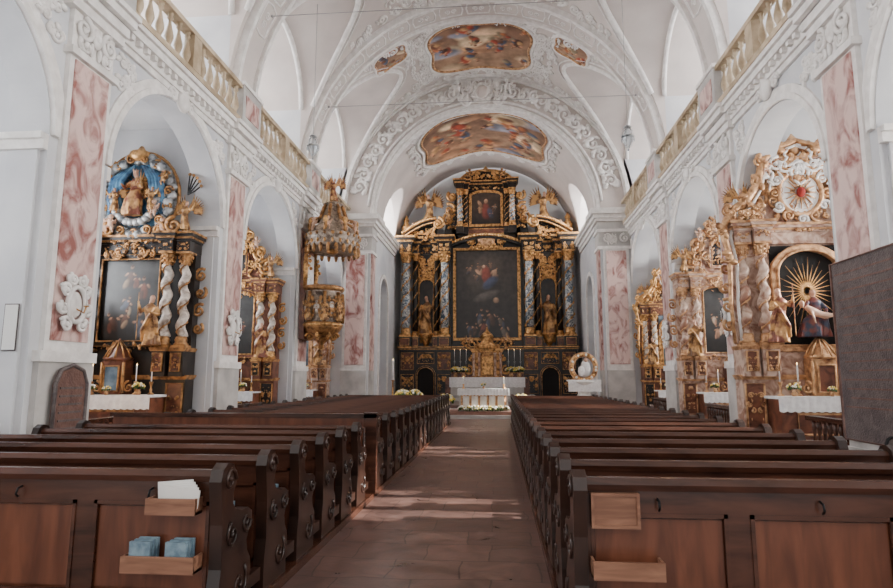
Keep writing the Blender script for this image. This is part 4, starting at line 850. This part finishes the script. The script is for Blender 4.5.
# ---------------------------------------------------------------- pews
def pew_mesh(x0,x1,first):
    b=MB(); W='pew_wood'; Pn='pew_panel_lit' if first else 'pew_wood'; H=1.05
    b.box(x0,x1,0,.035,.02,H-.06,Pn)
    b.prism([(-.05,H-.06),(.09,H-.06),(.1,H-.02),(.06,H+.015),(-.03,H+.02),(-.06,H-.02)],x0,x1,W,'x')
    b.box(x0,x1,-.03,0,.02,.22,W); b.box(x0,x1,-.03,0,H-.2,H-.06,W)
    n=max(1,round((x1-x0)/.9)); 
    for i in range(n+1):
        x=x0+(x1-x0)*i/n; b.box(max(x0,x-.07),min(x1,x+.07),-.03,0,.22,H-.2,W)
    for i in range(n):
        xa=x0+(x1-x0)*i/n+.1; xb=x0+(x1-x0)*(i+1)/n-.1
        b.box(xa,xb,-.014,0,.26,H-.24,Pn)
        for (q0,q1,z0,z1) in((xa-.03,xb+.03,.22,.245),(xa-.03,xb+.03,H-.225,H-.2)): b.box(q0,q1,-.04,-.025,z0,z1,W)
        for xx in(xa-.03,xb+.005): b.box(xx,xx+.025,-.04,-.025,.22,H-.2,W)
        b.tube([((xa+xb)/2,-.03,H-.11),((xa+xb)/2,-.07,H-.12),((xa+xb)/2,-.085,H-.16),((xa+xb)/2,-.06,H-.18)],.008,'iron',5)
    b.box(x0,x1,.03,.42,.47,.51,W); b.box(x0,x1,.38,.41,.35,.47,W); b.box(x0,x1,.58,.7,.14,.17,W)
    P=[(-.09,.0),(-.09,.25),(-.06,.4),(-.07,.7),(-.1,.88),(-.12,1.0),(-.09,1.08),(-.02,1.12),(.07,1.1),(.13,1.03),(.13,.96),(.09,.9),(.09,.82),(.14,.77),(.25,.74),(.36,.74),(.44,.7),(.45,.62),(.4,.57),(.36,.5),(.38,.42),(.44,.35),(.46,.25),(.42,.16),(.44,.0)]
    for xe in(x0,x1):
        b.prism(P,xe-.045,xe+.045,'pew_end','x')
        b.box(xe-.03,xe+.03,.42,.7,.1,.2,'pew_end')
        for sg in(-1,1):
            f=lambda p,q:(xe+sg*.05,p,q)
            b.scroll(f,.02,.99,.09,'pew_end',1.3,1,0,.016,12); b.scroll(f,.33,.64,.08,'pew_end',1.3,-1,0,.016,12); b.scroll(f,.1,.6,.1,'pew_end',1.2,1,2,.016,12); b.scroll(f,.25,.22,.13,'pew_end',1.3,-1,1,.016,12)
    me=b.obj('tmp'); d=me.data; bpy.data.objects.remove(me); return d
XL=(-5.3,-1.28); XR=(1.22,4.25)
mL1=pew_mesh(*XL,True); mL=pew_mesh(*XL,False); mR1=pew_mesh(*XR,True); mR=pew_mesh(*XR,False)
rowsL=[4.3+.82*i for i in range(6)]+[9.75+.87*i for i in range(17)]
rowsR=[4.2+.87*i for i in range(23)]
for i,y in enumerate(rowsL): link('church_pew',mL1 if i in(0,6) else mL,(0,y,.08))
for i,y in enumerate(rowsR): link('church_pew',mR1 if i==0 else mR,(0,y,.08))
b=MB(); b.box(-5.5,-1.2,4.0,9.3,0.001,.08,'pew_wood'); b.box(-5.5,-1.2,9.5,24.3,0.001,.08,'pew_wood'); b.obj('pew_platform')
b=MB(); b.box(1.14,4.45,3.9,24.0,0.001,.08,'pew_wood'); b.obj('pew_platform')
b=MB(); b.box(-1.36,-1.16,9.2,9.3,0.08,1.28,'pew_wood'); b.box(-5.4,-1.2,9.22,9.28,.08,1.2,'pew_panel_lit'); b.box(-5.45,-1.15,9.2,9.34,1.2,1.26,'pew_wood')
for i in range(5): panel(b,-5.3+.82*i,-5.3+.82*i+.68,.3,1.05,9.22,'pew_panel_lit','pew_wood')
b.obj('pew_front_screen')
b=MB(); b.box(-1.76,-1.4,-.15,-.045,.78,.8,'light_wood'); b.box(-1.76,-1.4,-.16,-.14,.78,.89,'light_wood')
for x in(-1.76,-1.415): b.box(x,x+.015,-.15,-.045,.78,.89,'light_wood')
for k in range(5): 
    b.T=Matrix.Translation((-1.58+.012*k,-.07-.012*k,.81))@Matrix.Rotation(-.08+.05*k,4,'Y'); b.box(-.13,.13,-.004,.004,0,.19-.01*k,'paper')
b.T=Matrix(); b.obj('leaflet_box',(0,4.3,.08))
b=MB(); b.box(-1.9,-1.38,-.17,-.045,.4,.42,'light_wood'); b.box(-1.9,-1.38,-.18,-.16,.4,.51,'light_wood')
for x in(-1.9,-1.395): b.box(x,x+.015,-.17,-.045,.4,.51,'light_wood')
for x in(-1.86,-1.6):
    for k in range(3): b.box(x+.012*k,x+.15+.008*k,-.15+.035*k,-.122+.035*k,.43,.6+.006*k,'blue_book')
b.obj('hymnal_rack',(0,4.3,.08))
b=MB(); b.box(1.29,1.6,-.075,-.045,.76,.98,'light_wood'); frame(b,1.31,1.58,.78,.96,-.07,.02,'light_wood',None,d=.02); b.obj('notice_board',(0,4.2,.08))
b=MB(); b.box(1.28,1.72,-.17,-.045,.47,.49,'light_wood'); b.box(1.28,1.72,-.18,-.16,.47,.58,'light_wood'); b.box(1.28,1.295,-.17,-.045,.47,.58,'light_wood'); b.box(1.705,1.72,-.17,-.045,.47,.58,'light_wood'); b.obj('hymnal_rack',(0,4.2,.08))
for (x,y) in((-1.62,5.12),(-1.55,5.94),(-1.65,6.76),(-1.6,7.58)):
    b=MB(); b.box(-.14,.14,-.11,-.045,.5,.52,'light_wood'); b.box(-.14,.14,-.12,-.1,.5,.6,'light_wood')
    for k in range(3): b.box(-.12+.02*k,.08+.01*k,-.1+.018*k,-.085+.018*k,.52,.7,'blue_book' if k else 'paper')
    b.obj('hymnal_rack',(x,y,.08))
# ---------------------------------------------------------------- wall things
b=MB(); b.box(-.05,0,-1.5,.62,0,3.4,'grey_slab'); b.tube([(-.055,-1.5,0),(-.055,.62,0),(-.055,.62,3.4),(-.055,-1.5,3.4)],.03,'red_slab',6,True)
for r in range(16): b.box(-.06,-.045,-1.3,.5-.1*(r%3),3.15-.17*r,3.18-.17*r,'red_slab')
b.obj('epitaph_slab',(XW-.18,11.85,.65))
b=MB(); P=[(-.42,0),(.42,0),(.42,1.25),(.3,1.5),(0,1.6),(-.3,1.5),(-.42,1.25)]; b.prism(P,0,.06,'red_slab','x'); b.tube([(.06,p[0],p[1]) for p in P],.04,'grey_slab',6,True)
for r in range(6): b.box(.055,.075,-.3,.3,1.15-.15*r,1.19-.15*r,'grey_slab')
b.obj('epitaph_plaque',(-XW+.18,10.85,.45))
def cart(x,y,z,s):
    b=MB(); b.T=Matrix.Scale(.8,4); b.ell((-s*.05,0,0),(.07,.24,.32),'stucco',12,8); b.tube([(-s*.1,.3*math.cos(2*PI*i/20),.42*math.sin(2*PI*i/20)) for i in range(20)],.06,'stucco',6,True)
    for sg in(-1,1):
        for (u,v,r,d) in((.36,.3,.18,1),(.4,-.1,.17,-1),(.28,-.5,.19,1),(.15,.6,.17,-1)): 
            b.scroll(lambda p,q:(-s*.08,sg*p,q),u,v,r,'stucco',1.3,d,.5,.055); b.ell((-s*.08,sg*(u+.08),v+.05),(.06,.08,.12),'stucco',6,5)
    b.tube([(-s*.1,0,-.1),(-s*.3,0,-.2),(-s*.35,0,-.05)],.02,'gold'); b.lathe(-s*.35,0,[(.05,-.06),(.06,-.03)],'gold',8); b.lathe(-s*.35,0,[(.015,-.03),(.015,.3)],'cloth',6)
    b.obj('stucco_cartouche',(x,y,z))
cart(-XW+.16,10.8,3.2,-1); cart(-XW+.16,17.8,3.3,-1); cart(XW-.16,17.95,3.5,1); cart(XW-.16,24.65,3.5,1)
b=MB(); b.lathe(0,0,[(.3,0),(.28,.1),(.12,.2),(.1,.6),(.16,.7),(.42,.85),(.5,1.0),(.5,1.06),(.42,1.06),(.3,.98)],'stucco',24); b.ell((0,0,1.0),(.35,.35,.03),'glass'); b.obj('holy_water_font',(-7.95,9.2,0))
b=MB(); b.box(-.12,.12,-.02,0,0,.8,'paper'); b.box(-.14,.14,-.01,.0,-.02,.82,'grey_slab'); b.obj('notice_sheet',(-7.92,9.93,2.3))
b=MB(); b.box(-.5,.5,-.3,.3,.62,.68,'cloth'); b.box(-.45,.45,-.25,.25,0,.62,'brown_marble'); b.lathe(0,0,[(.08,.68),(.02,.75),(.02,.9)],'gold',8); b.lathe(0,0,[(.17,.86),(.1,1.12)],'lamp_shade',14); b.obj('table_lamp_stand',(-9.3,13.6,0))
pl=bpy.data.lights.new('lamp_glow','POINT'); pl.energy=45; pl.color=(1,.55,.2); pl.shadow_soft_size=.1; po=bpy.data.objects.new('lamp_glow',pl); bpy.context.scene.collection.objects.link(po); po.location=(-9.3,13.4,1.3)
b=MB(); 
for sg in(-1,1):
    b.scroll(lambda p,q:(sg*p,0,q),.16,1.15,.15,'iron',1.5,1,PI/2,.022); b.scroll(lambda p,q:(sg*p,0,q),.14,.85,.12,'iron',1.4,-1,0,.02); b.tube([(0,0,.25),(sg*.2,0,.0)],.02,'iron'); b.tube([(0,0,.25),(0,sg*.2,.0)],.02,'iron')
b.tube([(0,0,.2),(0,0,1.4)],.02,'iron'); b.ell((0,0,1.42),(.05,.05,.08),'iron'); b.obj('wrought_iron_stand',(4.8,6.5,0))
for s in(-1,1):
    for bi in(2,3,4):
        b=MB(); pe=PCS[s][bi]+PH+.05; ye=(16.9,23.7,30.9)[bi-2]-2.1; L=(ye-pe)/2; bc=(ye+pe)/2; b.box(-.1,.1,-L,L,.85,.95,'pew_wood'); b.box(-.1,.1,-L,L,0.0,.1,'pew_wood')
        y=-L+.1
        while y<L: b.lathe(0,y,[(.04,.1),(.06,.3),(.03,.5),(.06,.7),(.04,.85)],'pew_wood',6); y+=.22
        b.obj('chapel_rail',(s*(XW+.25),bc,0))
# ---------------------------------------------------------------- lights, world, camera
sl=bpy.data.lights.new('sun','SUN'); sl.energy=17; sl.color=(1,.95,.87); sl.angle=.02; so=bpy.data.objects.new('sun',sl); bpy.context.scene.collection.objects.link(so)
so.rotation_euler=Vector((-1,.04,-.47)).to_track_quat('-Z','Y').to_euler()
w=bpy.data.worlds.new('world'); w.use_nodes=True; bpy.context.scene.world=w; w.node_tree.nodes['Background'].inputs[0].default_value=(1,.985,.97,1); w.node_tree.nodes['Background'].inputs[1].default_value=1.45
c=bpy.data.cameras.new('camera'); c.sensor_width=36; c.lens=36*600/893; c.clip_end=200; co=bpy.data.objects.new('camera',c); bpy.context.scene.collection.objects.link(co)
co.location=(.7,0,1.8); co.rotation_euler=(math.radians(98),0,math.radians(4.9)); bpy.context.scene.camera=co
